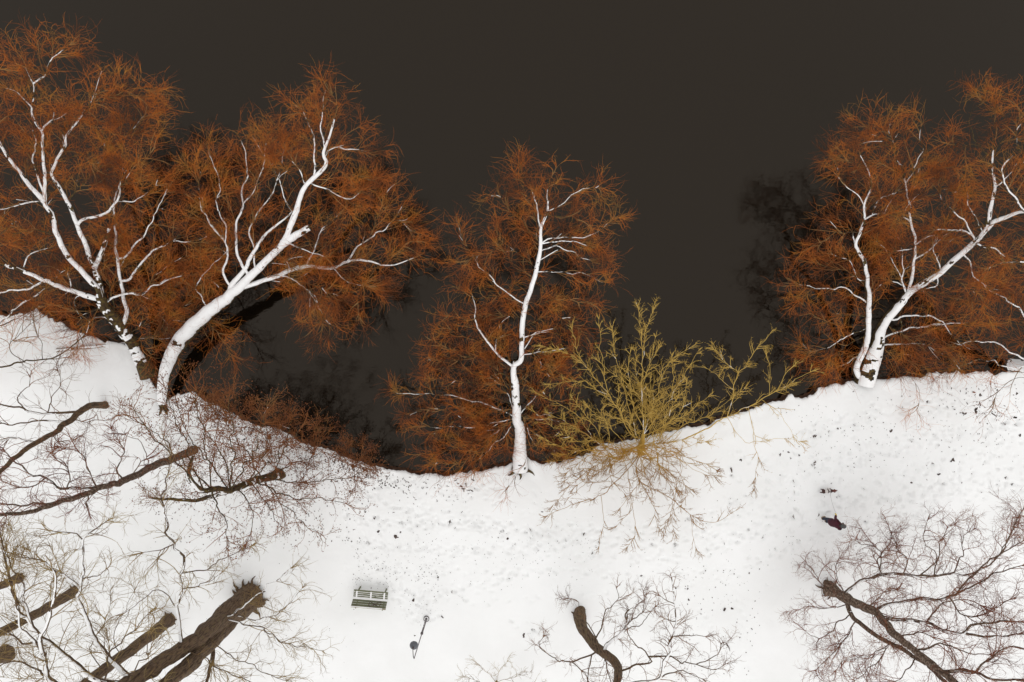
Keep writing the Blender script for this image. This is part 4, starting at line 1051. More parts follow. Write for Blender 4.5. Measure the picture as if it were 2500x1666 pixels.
for pts, rise, d0, d1, kw in [
    ([(526, 1575), (522, 1600), (512, 1640), (501, 1675)], 1.5, .20, .14, dict(snow=False, weight=.6)),
    ([(541, 1513), (580, 1493), (610, 1468), (635, 1447), (680, 1412), (720, 1380)], 1.8, .10, .03, dict(snow=dict(gap=.2))),
    ([(548, 1510), (590, 1522), (640, 1535), (700, 1568), (790, 1590)], 1.4, .07, .02, {}),
    ([(560, 1500), (640, 1512), (700, 1482), (745, 1425)], 1.4, .06, .02, {}),
    ([(500, 1552), (560, 1600), (640, 1640), (720, 1668)], 1.4, .06, .02, NOS),
    ([(450, 1585), (520, 1620), (600, 1660), (680, 1700)], 1.4, .06, .02, NOS),
    ([(446, 1585), (442, 1552), (434, 1480), (442, 1382), (442, 1348), (421, 1327), (408, 1290), (404, 1255), (400, 1210), (412, 1149), (418, 1100)], 2.6, .17, .03, dict(snow=dict(gap=.35), grow=(.2, 1))),
    ([(442, 1400), (500, 1390), (560, 1360), (620, 1330)], 0.8, .06, .02, NOS),
    ([(421, 1327), (380, 1345), (345, 1350)], 0.5, .06, .02, NOS),
    ([(440, 1440), (490, 1430), (540, 1400)], 0.6, .05, .02, NOS),
    ([(434, 1490), (380, 1440), (330, 1480), (300, 1500)], 0.7, .05, .02, NOS),
    ([(322, 1664), (272, 1612), (238, 1565), (208, 1501), (195, 1455), (204, 1382), (207, 1319), (230, 1295), (262, 1272)], 2.4, .22, .03, dict(snow=dict(gap=.3), grow=(.15, 1))),
    ([(193, 1440), (175, 1415), (140, 1400), (102, 1370), (55, 1362)], 0.9, .10, .03, dict(snow=dict(gap=.4))),
    ([(207, 1319), (180, 1303), (120, 1296)], 0.5, .05, .02, NOS),
    ([(200, 1420), (240, 1405), (262, 1388)], 0.4, .05, .02, NOS),
    ([(240, 1720), (180, 1700), (115, 1654), (108, 1600), (106, 1552), (132, 1467), (136, 1404), (110, 1372)], 2.4, .24, .04, dict(snow=dict(gap=.3))),
    ([(319, 1670), (255, 1666), (191, 1629), (106, 1557), (64, 1510), (34, 1455), (17, 1382), (0, 1300)], 2.2, .26, .05, dict(snow=dict(gap=.4))),
    ([(80, 1525), (60, 1470), (50, 1420), (20, 1370), (5, 1330)], 1.0, .10, .03, dict(snow=dict(gap=.4))),
    ([(106, 1557), (60, 1570), (20, 1540), (-20, 1550)], 0.8, .10, .03, {}),
    ([(85, 1600), (55, 1540), (45, 1490), (30, 1440)], 1.0, .10, .03, dict(snow=dict(gap=.3))),
    ([(180, 1700), (90, 1640), (20, 1620), (-20, 1640)], 1.0, .12, .03, {}),
    ([(255, 1666), (280, 1590), (330, 1530), (370, 1490)], 1.4, .08, .02, NOS),
    ([(300, 1680), (350, 1610), (370, 1540)], 1.2, .07, .02, NOS)]:
    t.limb(pts, rise, d0, d1, **kw)
t.crown(A=dict(per_m=2.6, length=(.7, 1.9), wig=.4), B=dict(per_m=3.6, length=(.5, 1.1)), C=dict(per_m=4.0, length=(.25, .6), K=4), rA=(.016, .007), rB=(.0075, .004), rC=(.005, .0025), snow_frac=0.06, seed=51)

for nm, lab, pts, rl, sd, lim in [
    ('bare_trunk_tree', 'plain brown trunk left of the double trunk, running to the bottom edge', [(414, 1512, -.05), (361, 1557, 2.2), (297, 1603, 4.2), (234, 1650, 6.2), (170, 1700, 8.4)], [.29, .25, .23, .21, .17], 61,
        [([(297, 1603), (280, 1560), (300, 1500), (330, 1440)], 1.2, .06, .02), ([(250, 1640), (220, 1580), (260, 1520), (270, 1440)], 1.4, .07, .02), ([(300, 1600), (350, 1600), (390, 1560)], .8, .05, .02)]),
    ('bare_trunk_tree', 'brown trunk crossed by snowy branches at the left, below the curly-twigged tree', [(185, 1444, -.05), (127, 1476, 2), (76, 1506, 3.7), (0, 1544, 5.2), (-60, 1575, 7)], [.24, .20, .185, .17, .14], 62,
        [([(100, 1490), (120, 1440), (150, 1390), (160, 1350)], 1.2, .06, .02), ([(60, 1515), (60, 1450), (90, 1400), (70, 1340)], 1.4, .06, .02)]),
    ('bare_trunk_tree', 'short visible trunk at the left edge above the crossed brown trunk', [(47, 1411, -.05), (0, 1431, 1.5), (-60, 1457, 3.2), (-120, 1480, 5)], [.20, .17, .16, .14], 63,
        [([(0, 1431), (20, 1380), (40, 1330), (20, 1280)], 1.2, .06, .02)]),
    ('bare_trunk_tree', 'round mossy trunk foot at the very left edge near the bottom', [(17, 1594, -.05), (-20, 1610, 1), (-90, 1645, 3), (-150, 1675, 5)], [.36, .32, .28, .25], 64,
        [([(-30, 1612), (30, 1560), (60, 1620), (110, 1640)], .8, .06, .02)])]:
    t = Tree(nm, lab, 'tree', P(pts[0][0], pts[0][1], 0), M['bark_brown'], M['twig_olive'], M['twig_olive'], group='plain trunks in the lower left', snow=None)
    t.trunk(pts, rl, sides=24, flare=.35, grow=(.5, 1), weight=.5, snow=False)
    rg2 = np.random.default_rng(sd)
    t.roots([(a + rg2.uniform(-20, 20), rg2.uniform(.1, .3)) for a in (0, 60, 120, 300)], rl[0] * .7)
    for q, rise, d0, d1 in lim: t.limb(q, rise, d0, d1)
    t.crown(A=dict(per_m=2.2, length=(.6, 1.6)), B=dict(per_m=3.4), C=dict(per_m=4), rA=(.014, .006), rB=(.0075, .004), rC=(.005, .0025), snow_frac=0, seed=sd)

t = Tree('crooked_tree', 'tree with a crooked tan trunk at the bottom, right of the lamp post', 'tree', P(1415, 1502, 0), M['bark_brown'], M['twig_dark'], M['twig_dark'], snow=dict(wide=60, gap=.45, min_flat=.5))
t.slim = 0.85; t.kink = 2.0
t.trunk([(1413, 1497, -.05), (1421, 1529, 1.2), (1443, 1565, 2.9), (1465, 1590, 4), (1493, 1607, 5), (1509, 1631, 6), (1507, 1666, 7.5), (1505, 1720, 9)], [.28, .26, .23, .21, .175, .17, .155, .12], flare=.2, grow=(.45, 1), weight=.8, snow=False, sides=24, rough=.12)
t.roots([(100, .18), (160, .25), (40, .2), (-20, .15)], .2)
for pts, rise, d0, d1, kw in [
    ([(1471, 1597), (1490, 1565), (1510, 1548), (1526, 1529), (1532, 1490)], 1.0, .20, .05, dict(snow=dict(gap=.15, wide=80))),
    ([(1532, 1515), (1525, 1505), (1535, 1488)], .3, .08, .05, dict(weight=0, snow=False)),
    ([(1455, 1570), (1460, 1551), (1475, 1515), (1487, 1482), (1507, 1460), (1505, 1432)], 1.4, .08, .02, NOS),
    ([(1457, 1555), (1440, 1530), (1425, 1505), (1413, 1467), (1385, 1460)], 1.2, .06, .02, NOS),
    ([(1507, 1670), (1550, 1668), (1598, 1659), (1625, 1618), (1642, 1557), (1652, 1507), (1645, 1444), (1640, 1410)], 1.6, .14, .03, dict(snow=dict(gap=.3))),
    ([(1650, 1520), (1625, 1512)], .2, .05, .03, NOS),
    ([(1640, 1557), (1690, 1548), (1725, 1555)], .4, .05, .02, NOS),
    ([(1648, 1475), (1610, 1455)], .3, .04, .02, NOS),
    ([(1514, 1642), (1550, 1622), (1587, 1607), (1565, 1585), (1542, 1562), (1530, 1540)], 1.0, .10, .03, NOS),
    ([(1587, 1607), (1636, 1607), (1690, 1625), (1739, 1637), (1775, 1620)], .6, .08, .02, NOS),
    ([(1700, 1628), (1750, 1600), (1760, 1570)], .4, .05, .02, NOS),
    ([(1455, 1600), (1420, 1612), (1380, 1618), (1340, 1600), (1316, 1576), (1330, 1550)], .9, .09, .02, NOS),
    ([(1400, 1618), (1420, 1640), (1440, 1670)], .4, .06, .02, NOS),
    ([(1450, 1600), (1437, 1640), (1435, 1680)], .8, .07, .03, NOS),
    ([(1470, 1600), (1485, 1640), (1500, 1690)], .8, .07, .03, NOS),
    ([(1526, 1529), (1560, 1500), (1578, 1450)], .8, .06, .02, NOS),
    ([(1520, 1540), (1570, 1520), (1600, 1480)], .8, .05, .02, NOS),
    ([(1600, 1655), (1660, 1640), (1720, 1660)], .6, .07, .02, NOS)]:
    t.limb(pts, rise, d0, d1, **kw)
t.crown(A=dict(per_m=3.2, length=(.5, 1.4), wig=.55, K=9), B=dict(per_m=4.8, length=(.35, .8), wig=.6), C=dict(per_m=5.0, length=(.2, .45), wig=.6, K=3), rA=(.013, .006), rB=(.0065, .0035), rC=(.0045, .002), snow_frac=0.04, seed=71)

t = Tree('spreading_tree', 'tree with dense plum-brown crown filling the lower right corner', 'tree', P(2030, 1440, 0), M['bark_grey'], M['twig_plum'], M['twig_plum'], snow=dict(wide=40, gap=.5, min_flat=.45))
t.slim = 0.85; t.kink = 2.0
t.trunk([(2022, 1436, -.05), (2058, 1456, 1.2), (2117, 1485, 3.4), (2147, 1503, 4.5), (2192, 1557, 6.5), (2236, 1592, 7.8), (2290, 1634, 9.3), (2330, 1668, 10.3), (2400, 1730, 12)], [.26, .22, .19, .165, .15, .14, .13, .12, .10], flare=.5, grow=(.25, 1), weight=.7, snow=False, rough=.2, wig=.05, sides=24)
t.roots([(165, .6), (110, .4), (215, .35), (60, .25), (250, .3)], .22)
for pts, rise, d0, d1, kw in [
    ([(2060, 1470), (2076, 1497), (2117, 1536), (2177, 1574), (2236, 1604), (2290, 1650), (2330, 1700)], 7.0, .24, .16, dict(sides=12, grow=(.3, 1))),
    ([(2055, 1452), (2103, 1417), (2153, 1405), (2201, 1402), (2251, 1408), (2325, 1405), (2385, 1396), (2444, 1355), (2500, 1320)], 3.0, .20, .04, {}),
    ([(2132, 1493), (2170, 1475), (2236, 1464), (2314, 1461), (2373, 1432), (2430, 1400), (2500, 1380)], 2.4, .15, .04, {}),
    ([(2147, 1503), (2201, 1515), (2260, 1521), (2314, 1539), (2349, 1545), (2391, 1521), (2450, 1518), (2520, 1520)], 3.0, .20, .05, {}),
    ([(2349, 1545), (2420, 1558), (2500, 1552), (2560, 1560)], 1.2, .12, .05, {}),
    ([(2300, 1640), (2370, 1640), (2440, 1655), (2520, 1660)], 1.6, .16, .05, {}),
    ([(2153, 1405), (2145, 1370), (2165, 1340), (2175, 1300), (2160, 1265)], 1.2, .07, .02, NOS),
    ([(2201, 1402), (2215, 1380), (2195, 1340), (2175, 1300)], 1.2, .07, .02, NOS),
    ([(2160, 1388), (2150, 1350), (2120, 1335), (2080, 1318)], 1.0, .07, .02, NOS),
    ([(2240, 1404), (2290, 1365), (2262, 1330), (2258, 1290), (2270, 1260)], 1.2, .07, .02, NOS),
    ([(2280, 1400), (2290, 1360), (2300, 1310), (2330, 1280)], 1.2, .07, .02, NOS),
    ([(2325, 1405), (2350, 1350), (2345, 1320), (2380, 1290)], 1.2, .07, .02, NOS),
    ([(2330, 1450), (2400, 1380), (2460, 1330), (2480, 1270), (2500, 1240)], 1.6, .09, .03, NOS),
    ([(2444, 1355), (2470, 1300), (2485, 1260)], .8, .06, .02, NOS),
    ([(2055, 1475), (2010, 1490), (1980, 1480), (1950, 1490)], .6, .06, .02, NOS),
    ([(2070, 1500), (2045, 1520), (2010, 1558), (1985, 1555), (1960, 1535)], .9, .07, .02, NOS),
    ([(2030, 1450), (2000, 1420), (1980, 1390), (1965, 1370)], .8, .06, .02, NOS),
    ([(2060, 1450), (2040, 1400), (2050, 1360)], .8, .06, .02, NOS),
    ([(2090, 1510), (2060, 1560), (2030, 1600), (1990, 1640)], 1.0, .07, .02, NOS),
    ([(2177, 1574), (2120, 1600), (2070, 1610), (2040, 1640)], .9, .08, .02, dict(snow=dict(gap=.35))),
    ([(2170, 1572), (2130, 1630), (2080, 1666)], .9, .06, .02, NOS),
    ([(2236, 1600), (2200, 1650), (2160, 1680)], .9, .07, .02, NOS),
    ([(2260, 1521), (2300, 1480), (2350, 1460), (2400, 1480)], 1.2, .08, .02, NOS),
    ([(2230, 1590), (2290, 1575), (2350, 1590), (2420, 1600)], 1.4, .10, .02, NOS),
    ([(2192, 1557), (2250, 1550), (2310, 1570)], 1.0, .08, .02, NOS),
    ([(2117, 1485), (2160, 1450), (2190, 1440)], .7, .06, .02, NOS),
    ([(2314, 1461), (2350, 1500), (2420, 1490), (2470, 1460)], 1.0, .08, .02, NOS),
    ([(2380, 1640), (2420, 1600), (2470, 1580), (2520, 1590)], 1.0, .08, .02, NOS)]:
    t.limb(pts, rise, d0, d1, **kw)
t.crown(A=dict(per_m=4.3, length=(.7, 1.9), wig=.6, K=9), B=dict(per_m=5.2, length=(.4, 1.0), wig=.6, K=4, ang=(22, 65), term=2), C=dict(per_m=5.5, length=(.2, .6), wig=.5, K=3, ang=(20, 60), term=1), rA=(.016, .008), rB=(.0068, .0036), rC=(.0042, .002), snow_frac=0.05, seed=73)

t = Tree('low_shrub', 'sparse leafless shrub cut by the bottom edge between the lamp post and crooked tree', 'shrub', P(1212, 1662, 0), M['twig_olive'], M['twig_olive'], M['twig_olive'], snow=None)
t.trunk([(1212, 1664, -.05), (1213, 1672, .4)], [.05, .035], sides=8, weight=0, flare=.2)
for q in ([(1213, 1668), (1185, 1640), (1160, 1615)], [(1213, 1668), (1220, 1640), (1240, 1612)], [(1213, 1668), (1255, 1650), (1300, 1640)], [(1213, 1668), (1170, 1665), (1130, 1650)], [(1213, 1668), (1270, 1675), (1320, 1668)]):
    t.limb(q, 1.2, .03, .012, sides=5)
t.crown(A=dict(per_m=3, length=(.4, .9)), B=dict(per_m=4, length=(.3, .6)), C=dict(per_m=4, length=(.15, .35)), rA=(.008, .004), rB=(.005, .003), rC=(.004, .002), snow_frac=0, seed=77)
# ------------------------------------------------------------------ small shapes
def box(bm, c, s, rot=None):
    m = bmesh.ops.create_cube(bm, size=1.0)['verts']
    mat = Matrix.Translation(c) @ (rot.to_4x4() if rot is not None else Matrix.Identity(4)) @ Matrix.Diagonal((*s, 1))
    bmesh.ops.transform(bm, matrix=mat, verts=m)
    return m

def bm_obj(name, bm, mat, parent=None, bevel=0.0, smooth=False):
    me = bpy.data.meshes.new(name)
    if bevel:
        bmesh.ops.bevel(bm, geom=list(bm.edges), offset=bevel, segments=2, affect='EDGES', profile=0.7)
    if smooth:
        for f in bm.faces: f.smooth = True
    bm.to_mesh(me); bm.free()
    TRIS[0] += len(me.polygons) * 2
    return obj(name, me, mat, parent)

def box_obj(name, c, s, mat, parent, rot=None, bevel=0.006):
    bm = bmesh.new(); box(bm, c, s, rot)
    return bm_obj(name, bm, mat, parent, bevel)

def lathe_obj(name, prof, mat, parent, n=24, loc=(0, 0, 0)):
    bm = bmesh.new(); rings = []
    for r, z in prof:
        if r < 1e-4: rings.append([bm.verts.new((loc[0], loc[1], z + loc[2]))])
        else: rings.append([bm.verts.new((loc[0] + r * math.cos(2 * math.pi * i / n), loc[1] + r * math.sin(2 * math.pi * i / n), z + loc[2])) for i in range(n)])
    for a, b in zip(rings[:-1], rings[1:]):
        for i in range(n):
            j = (i + 1) % n
            if len(a) == 1: bm.faces.new((a[0], b[i], b[j]))
            elif len(b) == 1: bm.faces.new((a[i], a[j], b[0]))
            else: bm.faces.new((a[i], a[j], b[j], b[i]))
    bmesh.ops.recalc_face_normals(bm, faces=bm.faces)
    return bm_obj(name, bm, mat, parent, smooth=True)

def tube_obj(name, pts, rads, mat, parent, sides=10, n=None):
    A = resample(pts, n or max(8, len(pts) * 5))
    rad = np.interp(np.linspace(0, 1, len(A)), np.linspace(0, 1, len(rads)), rads)
    return obj(name, limb_mesh(name, A, rad, sides, 0.0), mat, parent)

# ------------------------------------------------------------------ bench
c0 = (P(864.5, 1439.7, .45) + P(946.9, 1446.8, .45)) / 2
ba = -math.atan2(0.14, 1.63)
bench = thing('park_bench', 'olive green slatted bench facing the lake with snow on its seat', 'bench', (c0[0] + math.sin(ba) * 0.0, c0[1], ground_z(c0[0], c0[1])), ba)
# local: x along the bench, y towards the lake is +; the seat front is y = 0
W_ = 1.66
for i in range(5):
    w = 0.085 if i == 0 else 0.062
    box_obj('slat', (0, -0.045 - i * 0.088, 0.44 + 0.004 * i), (W_, w, 0.03), M['paint_olive'], bench)
for i in range(3):
    box_obj('back_slat', (0, -0.475 - i * 0.068, 0.545 + i * 0.115), (W_, 0.026, 0.106), M['paint_olive'], bench, Matrix.Rotation(R(30), 3, 'X'))
rail = box_obj('top_rail', (0, -0.675, 0.855), (W_ + 0.01, 0.07, 0.035), M['paint_worn'], bench)
def mound(name, x0, x1, y, w, z, h, parent, seed, gaps=0.0):
    n = int((x1 - x0) / 0.03); k = 7
    xs = np.linspace(x0, x1, n); f = np.linspace(-1, 1, k)
    nz = fbm(xs * 3, xs * 0, seed, 3) * 2
    V = np.stack([np.repeat(xs[:, None], k, 1), y + f[None] * w / 2 * (0.7 + 0.3 * nz[:, None]), z + h * (1 - f[None] ** 2) * (0.4 + 0.6 * nz[:, None])], -1)
    idx = np.arange(n * k).reshape(n, k)
    Q = np.stack([idx[:-1, :-1], idx[1:, :-1], idx[1:, 1:], idx[:-1, 1:]], -1)
    if gaps:
        keep = noise2(xs * 4, xs * 0, seed + 4)[:-1] > gaps
        Q = Q[keep]
    return obj(name, mesh_np(name, V.reshape(-1, 3), Q.reshape(-1, 4)), M['snow_cap'], parent)
mound('snow_cover', -W_ / 2, W_ / 2, -0.40, 0.13, 0.462, 0.06, bench, 3)
for i in range(1, 4):
    mound('snow_cover', -W_ / 2 + .02, W_ / 2 - .02, -0.09 - (i - 1) * 0.088, 0.034, 0.452, 0.03, bench, 10 + i, 0.25)
mound('snow_cover', -W_ / 2, W_ / 2, -0.665, 0.05, 0.873, 0.03, bench, 20, 0.3)
mound('snow_cover', -W_ / 2, W_ / 2, -0.72, 0.05, 0.835, 0.03, bench, 24, 0.2)
for x in (-0.67, 0.02, 0.66):
    box_obj('cross_bar', (x, -0.235, 0.405), (0.05, 0.42, 0.035), M['paint_worn'], bench)
    mound('snow_cover', x - 0.04, x + 0.04, -0.2, 0.30, 0.466, 0.03, bench, 30)
for x in (-0.6, 0.68):
    box_obj('leg', (x, -0.01, 0.22), (0.06, 0.06, 0.46), M['paint_olive'], bench)
    box_obj('leg', (x, -0.47, 0.22), (0.06, 0.06, 0.46), M['paint_olive'], bench)
    box_obj('back_post', (x, -0.60, 0.62), (0.05, 0.04, 0.56), M['paint_olive'], bench, Matrix.Rotation(R(29), 3, 'X'))
# brown scrawl of two loops on the backrest
tt = np.linspace(0, 2 * np.pi, 40)
def on_back(u, v):  # u along the bench, v up the backrest 0..1
    z = 0.50 + v * 0.34
    y = -0.475 - (z - 0.545) * 0.5913
    nrm = np.array([0, math.cos(R(30)), math.sin(R(30))])
    p = np.stack([u, y, z], -1)
    return p + nrm * 0.017
u = 0.27 + 0.30 * np.sin(tt) + 0.02 * np.sin(3 * tt)
v = 0.5 + 0.33 * np.sin(2 * tt + 0.25) - 0.1 * np.sin(tt)
A = on_back(u, v)
obj('painted_scrawl', limb_mesh('painted_scrawl', A, np.full(len(A), 0.015), 5, 0.0), M['graffiti'], bench)

# ------------------------------------------------------------------ street lamp
lp = P(1041, 1511, 0)
lamp = thing('street_lamp', 'dark grey lamp post with round shade on a hooked arm, beside the bench', 'lamp post', (lp[0], lp[1], ground_z(lp[0], lp[1])))
lathe_obj('base_collar', [(.0, .14), (.05, .14), (.058, .10), (.06, -.05)], M['lamp_dark'], lamp)
lathe_obj('snow_cover', [(.0, .035), (.08, .035), (.118, .02), (.118, -.05)], M['snow_cap'], lamp)
lathe_obj('base_ring', [(.118, -.05), (.12, .045), (.138, .05), (.142, -.05)], M['lamp_dark'], lamp)
lower = lathe_obj('lower_shaft', [(.048, .0), (.048, .2), (.046, .3), (.043, 1.72), (.0, 1.73)], M['lamp_grey'], lamp)
lathe_obj('joint_collar', [(.0, 1.72), (.05, 1.72), (.064, 1.75), (.064, 1.84), (.05, 1.87), (.02, 1.89), (.0, 1.89)], M['lamp_dark'], lamp)
lathe_obj('upper_shaft', [(.023, 1.85), (.021, 3.2), (.019, 4.48), (.0, 4.5)], M['lamp_grey'], lamp)
for z, h, a0 in ((0.72, .05, 70), (.86, .04, 40), (1.08, .06, 60)):      # pale torn stickers round the shaft
    bm = bmesh.new(); n = 8
    lo = [bm.verts.new((.0475 * math.cos(R(a0 + i * 11)), .0475 * math.sin(R(a0 + i * 11)), z + 0.015 * (i % 3 == 1))) for i in range(n)]
    hi = [bm.verts.new((.0475 * math.cos(R(a0 + i * 11)), .0475 * math.sin(R(a0 + i * 11)), z + h + 0.012 * (i % 2))) for i in range(n)]
    for i in range(n - 1): bm.faces.new((lo[i], lo[i + 1], hi[i + 1], hi[i]))
    bm_obj('sticker', bm, M['paper'], lower)
hz = 3.85
hp = P(1010, 1578, hz) - lp
tube_obj('arm', [(0, 0, 4.44), (0, 0, 4.52), (hp[0] * .35, hp[1] * .35, 4.5), (hp[0] * .85, hp[1] * .85, 4.22), (hp[0], hp[1], 4.08)], [.018, .018, .017, .017, .018], M['lamp_dark'], lamp, 8)
shade = lathe_obj('lamp_shade', [(.0, .20), (.035, .20), (.045, .12), (.07, .10), (.10, .085), (.145, .03), (.185, -.06), (.19, -.09), (.18, -.09), (.135, .0), (.0, .05)], M['lamp_shade'], lamp, 28, (hp[0], hp[1], hz))
lathe_obj('neck_cap', [(.0, .24), (.03, .235), (.05, .20), (.052, .15), (.0, .14)], M['lamp_dark'], lamp, 16, (hp[0], hp[1], hz))
lathe_obj('bulb_glass', [(.0, -.08), (.05, -.07), (.075, -.03), (.07, .01), (.0, .02)], M['paper'], lamp, 16, (hp[0], hp[1], hz))

# ------------------------------------------------------------------ figures
def skin_mesh(name, nodes, edges, mat, parent, sub=2):
    me = bpy.data.meshes.new(name)
    me.from_pydata([n[:3] for n in nodes], edges, [])
    bm = bmesh.new(); bm.from_mesh(me)
    lay = bm.verts.layers.skin.verify()
    for v, n in zip(bm.verts, nodes):
        r = n[3]
        v[lay].radius = (r, r) if not isinstance(r, tuple) else r
    bm.verts.ensure_lookup_table()
    bm.verts[0][lay].use_root = True
    bm.to_mesh(me); bm.free()
    o = obj(name, me, None, None)
    s = o.modifiers.new('skin', 'SKIN'); s.use_smooth_shade = True
    u = o.modifiers.new('sub', 'SUBSURF'); u.levels = sub; u.render_levels = sub
    bpy.context.view_layer.update()
    dg = bpy.context.evaluated_depsgraph_get()
    me2 = bpy.data.meshes.new_from_object(o.evaluated_get(dg))
    me2.name = name
    for p in me2.polygons: p.use_smooth = True
    o.modifiers.clear(); o.data = me2
    bpy.data.meshes.remove(me)
    me2.materials.clear(); me2.materials.append(mat)
    o.parent = parent
    TRIS[0] += len(me2.polygons) * 2
    return o

def loft_obj(name, rings, mat, parent, n=20, lump=0.0, closed=True):
    """rings: (cx, cy, cz, rx, ry)"""
    bm = bmesh.new(); rr = []
    for k, (cx, cy, cz, rx, ry) in enumerate(rings):
        rr.append([bm.verts.new((cx + rx * math.cos(2 * math.pi * i / n) * (1 + lump * math.sin(3 * i + k)), cy + ry * math.sin(2 * math.pi * i / n) * (1 + lump * math.cos(2 * i + k)), cz)) for i in range(n)])
    for a, b in zip(rr[:-1], rr[1:]):
        for i in range(n): bm.faces.new((a[i], a[(i + 1) % n], b[(i + 1) % n], b[i]))
    if closed:
        bm.faces.new(rr[0][::-1]); bm.faces.new(rr[-1])
    bmesh.ops.recalc_face_normals(bm, faces=bm.faces)
    return bm_obj(name, bm, mat, parent, smooth=True)

def hand_mesh(name, wrist, fwd, up, mat, parent, curl=0.7, side=1):
    """palm and five bent fingers of different length"""
    f = np.array(fwd, float); f /= np.linalg.norm(f); u = np.array(up, float); u -= u.dot(f) * f; u /= np.linalg.norm(u)
    s = np.cross(f, u) * side
    w = np.array(wrist, float)
    parts = []
    def tube(pts, rads, sides=7):
        A = resample(pts, 9); rad = np.interp(np.linspace(0, 1, 9), np.linspace(0, 1, len(rads)), rads)
        T, S, U = frames(A); an = np.arange(sides) * 2 * np.pi / sides
        V = (A[:, None] + (S[:, None] * np.cos(an)[None, :, None] + U[:, None] * np.sin(an)[None, :, None]) * rad[:, None, None]).reshape(-1, 3)
        idx = np.arange(9 * sides).reshape(9, sides); nx = np.roll(idx, -1, 1)
        Q = np.stack([idx[:-1], nx[:-1], nx[1:], idx[1:]], -1).reshape(-1, 4)
        V = np.concatenate([V, A[-1:] + T[-1:] * rad[-1]])
        Tt = np.stack([idx[-1], nx[-1], np.full(sides, len(V) - 1)], -1)
        parts.append((V, Q, Tt))
    for j in range(4): tube([w + s * (j - 1.5) * .012, w + f * .045 + s * (j - 1.5) * .019, w + f * .09 + s * (j - 1.5) * .021], [.018, .017, .012])
    for j, Ln in enumerate((.070, .080, .074, .058)):
        b = w + f * .085 + s * (j - 1.5) * .021
        a1, a2 = curl * .6, curl * 1.5
        d1 = f * math.cos(a1) - u * math.sin(a1); d2 = f * math.cos(a2) - u * math.sin(a2); d3 = f * math.cos(a2 * 1.5) - u * math.sin(a2 * 1.5)
        tube([b, b + d1 * Ln * .45, b + d1 * Ln * .45 + d2 * Ln * .33, b + d1 * Ln * .45 + d2 * Ln * .33 + d3 * Ln * .25], [.0095, .009, .0085, .007])
    tb = w + f * .03 - s * .03
    tube([tb, tb + f * .03 - s * .025 - u * .008, tb + f * .06 - s * .02 - u * .025], [.013, .011, .008])
    return obj(name, mesh_np(name, *join(parts)), mat, parent)

fp = P(2007, 1267, 0)
person = thing('person', 'person in burgundy coat and grey knit hat walking a dog on a leash', 'person', (fp[0] + .08, fp[1], ground_z(fp[0], fp[1])), R(18))
# local axes: x forward, y left, z up
nodes = [(.05, 0, .92, (.11, .10)), (.09, 0, 1.10, (.10, .085)), (.12, 0, 1.28, (.11, .085)), (.15, 0, 1.40, (.07, .06)), (.18, 0, 1.50, .05), (.215, 0, 1.585, .075), (.225, 0, 1.665, .08), (.22, 0, 1.72, .05),
         (.05, .09, .86, .085), (.03, .09, .50, .06), (-.09, .09, .09, .042), (-.01, .095, .035, .036), (.07, .095, .03, .028),
         (.06, -.09, .86, .085), (.10, -.09, .49, .06), (.03, -.09, .09, .042), (.11, -.095, .035, .036), (.19, -.095, .03, .028),
         (.14, .15, 1.37, .045), (.15, .24, 1.13, .04), (.27, .30, .93, .033), (.31, .315, .90, .028),
         (.14, -.15, 1.37, .045), (.15, -.23, 1.12, .04), (.33, -.14, 1.04, .033), (.37, -.12, 1.04, .028)]
edges = [(0, 1), (1, 2), (2, 3), (3, 4), (4, 5), (5, 6), (6, 7), (0, 8), (8, 9), (9, 10), (10, 11), (11, 12), (0, 13), (13, 14), (14, 15), (15, 16), (16, 17),
         (3, 18), (18, 19), (19, 20), (20, 21), (3, 22), (22, 23), (23, 24), (24, 25)]
body = skin_mesh('body', nodes, edges, M['skin'], person)
loft_obj('nose', [(.30, 0, 1.60, .004, .004), (.318, 0, 1.605, .012, .011), (.31, 0, 1.63, .01, .008), (.297, 0, 1.655, .004, .005)], M['skin'], person, 8)
for s in (-1, 1):
    loft_obj('eye', [(.296, s * .03, 1.640, .003, .006), (.301, s * .03, 1.646, .006, .011), (.296, s * .03, 1.652, .003, .006)], M['eye'], person, 8)
    loft_obj('ear', [(.215, s * .086, 1.60, .008, .006), (.212, s * .092, 1.635, .018, .009), (.21, s * .09, 1.665, .012, .006)], M['skin'], person, 8)
loft_obj('mouth', [(.288, 0, 1.569, .003, .014), (.294, 0, 1.574, .005, .02), (.29, 0, 1.580, .003, .014)], M['graffiti'], person, 8)
loft_obj('hair', [(.165, 0, 1.47, .045, .06), (.155, 0, 1.54, .06, .08), (.165, 0, 1.62, .075, .088), (.18, 0, 1.70, .07, .08)], M['hair'], person, 14, .04)
hat = loft_obj('knit_hat', [(.205, 0, 1.655, .108, .104), (.207, 0, 1.69, .112, .107), (.21, 0, 1.695, .105, .100), (.212, 0, 1.74, .100, .095), (.212, 0, 1.785, .075, .072), (.21, 0, 1.81, .04, .04), (.21, 0, 1.818, .008, .008)], M['knit'], person, 20, .02)
coat = loft_obj('coat', [(.055, 0, .70, .175, .205), (.06, 0, .80, .175, .205), (.085, 0, 1.0, .15, .19), (.115, 0, 1.22, .155, .205), (.135, 0, 1.36, .135, .205), (.15, 0, 1.43, .10, .15), (.165, 0, 1.49, .075, .085), (.17, 0, 1.52, .07, .075)], M['coat'], person, 24, .03)
tube_obj('sleeve', [(.135, .15, 1.40), (.14, .215, 1.27), (.15, .25, 1.12), (.21, .28, 1.02), (.27, .30, .93)], [.075, .072, .065, .06, .055], M['coat'], coat)
tube_obj('sleeve', [(.135, -.15, 1.40), (.14, -.21, 1.27), (.155, -.235, 1.12), (.25, -.18, 1.06), (.33, -.14, 1.04)], [.075, .072, .065, .06, .055], M['coat'], coat)
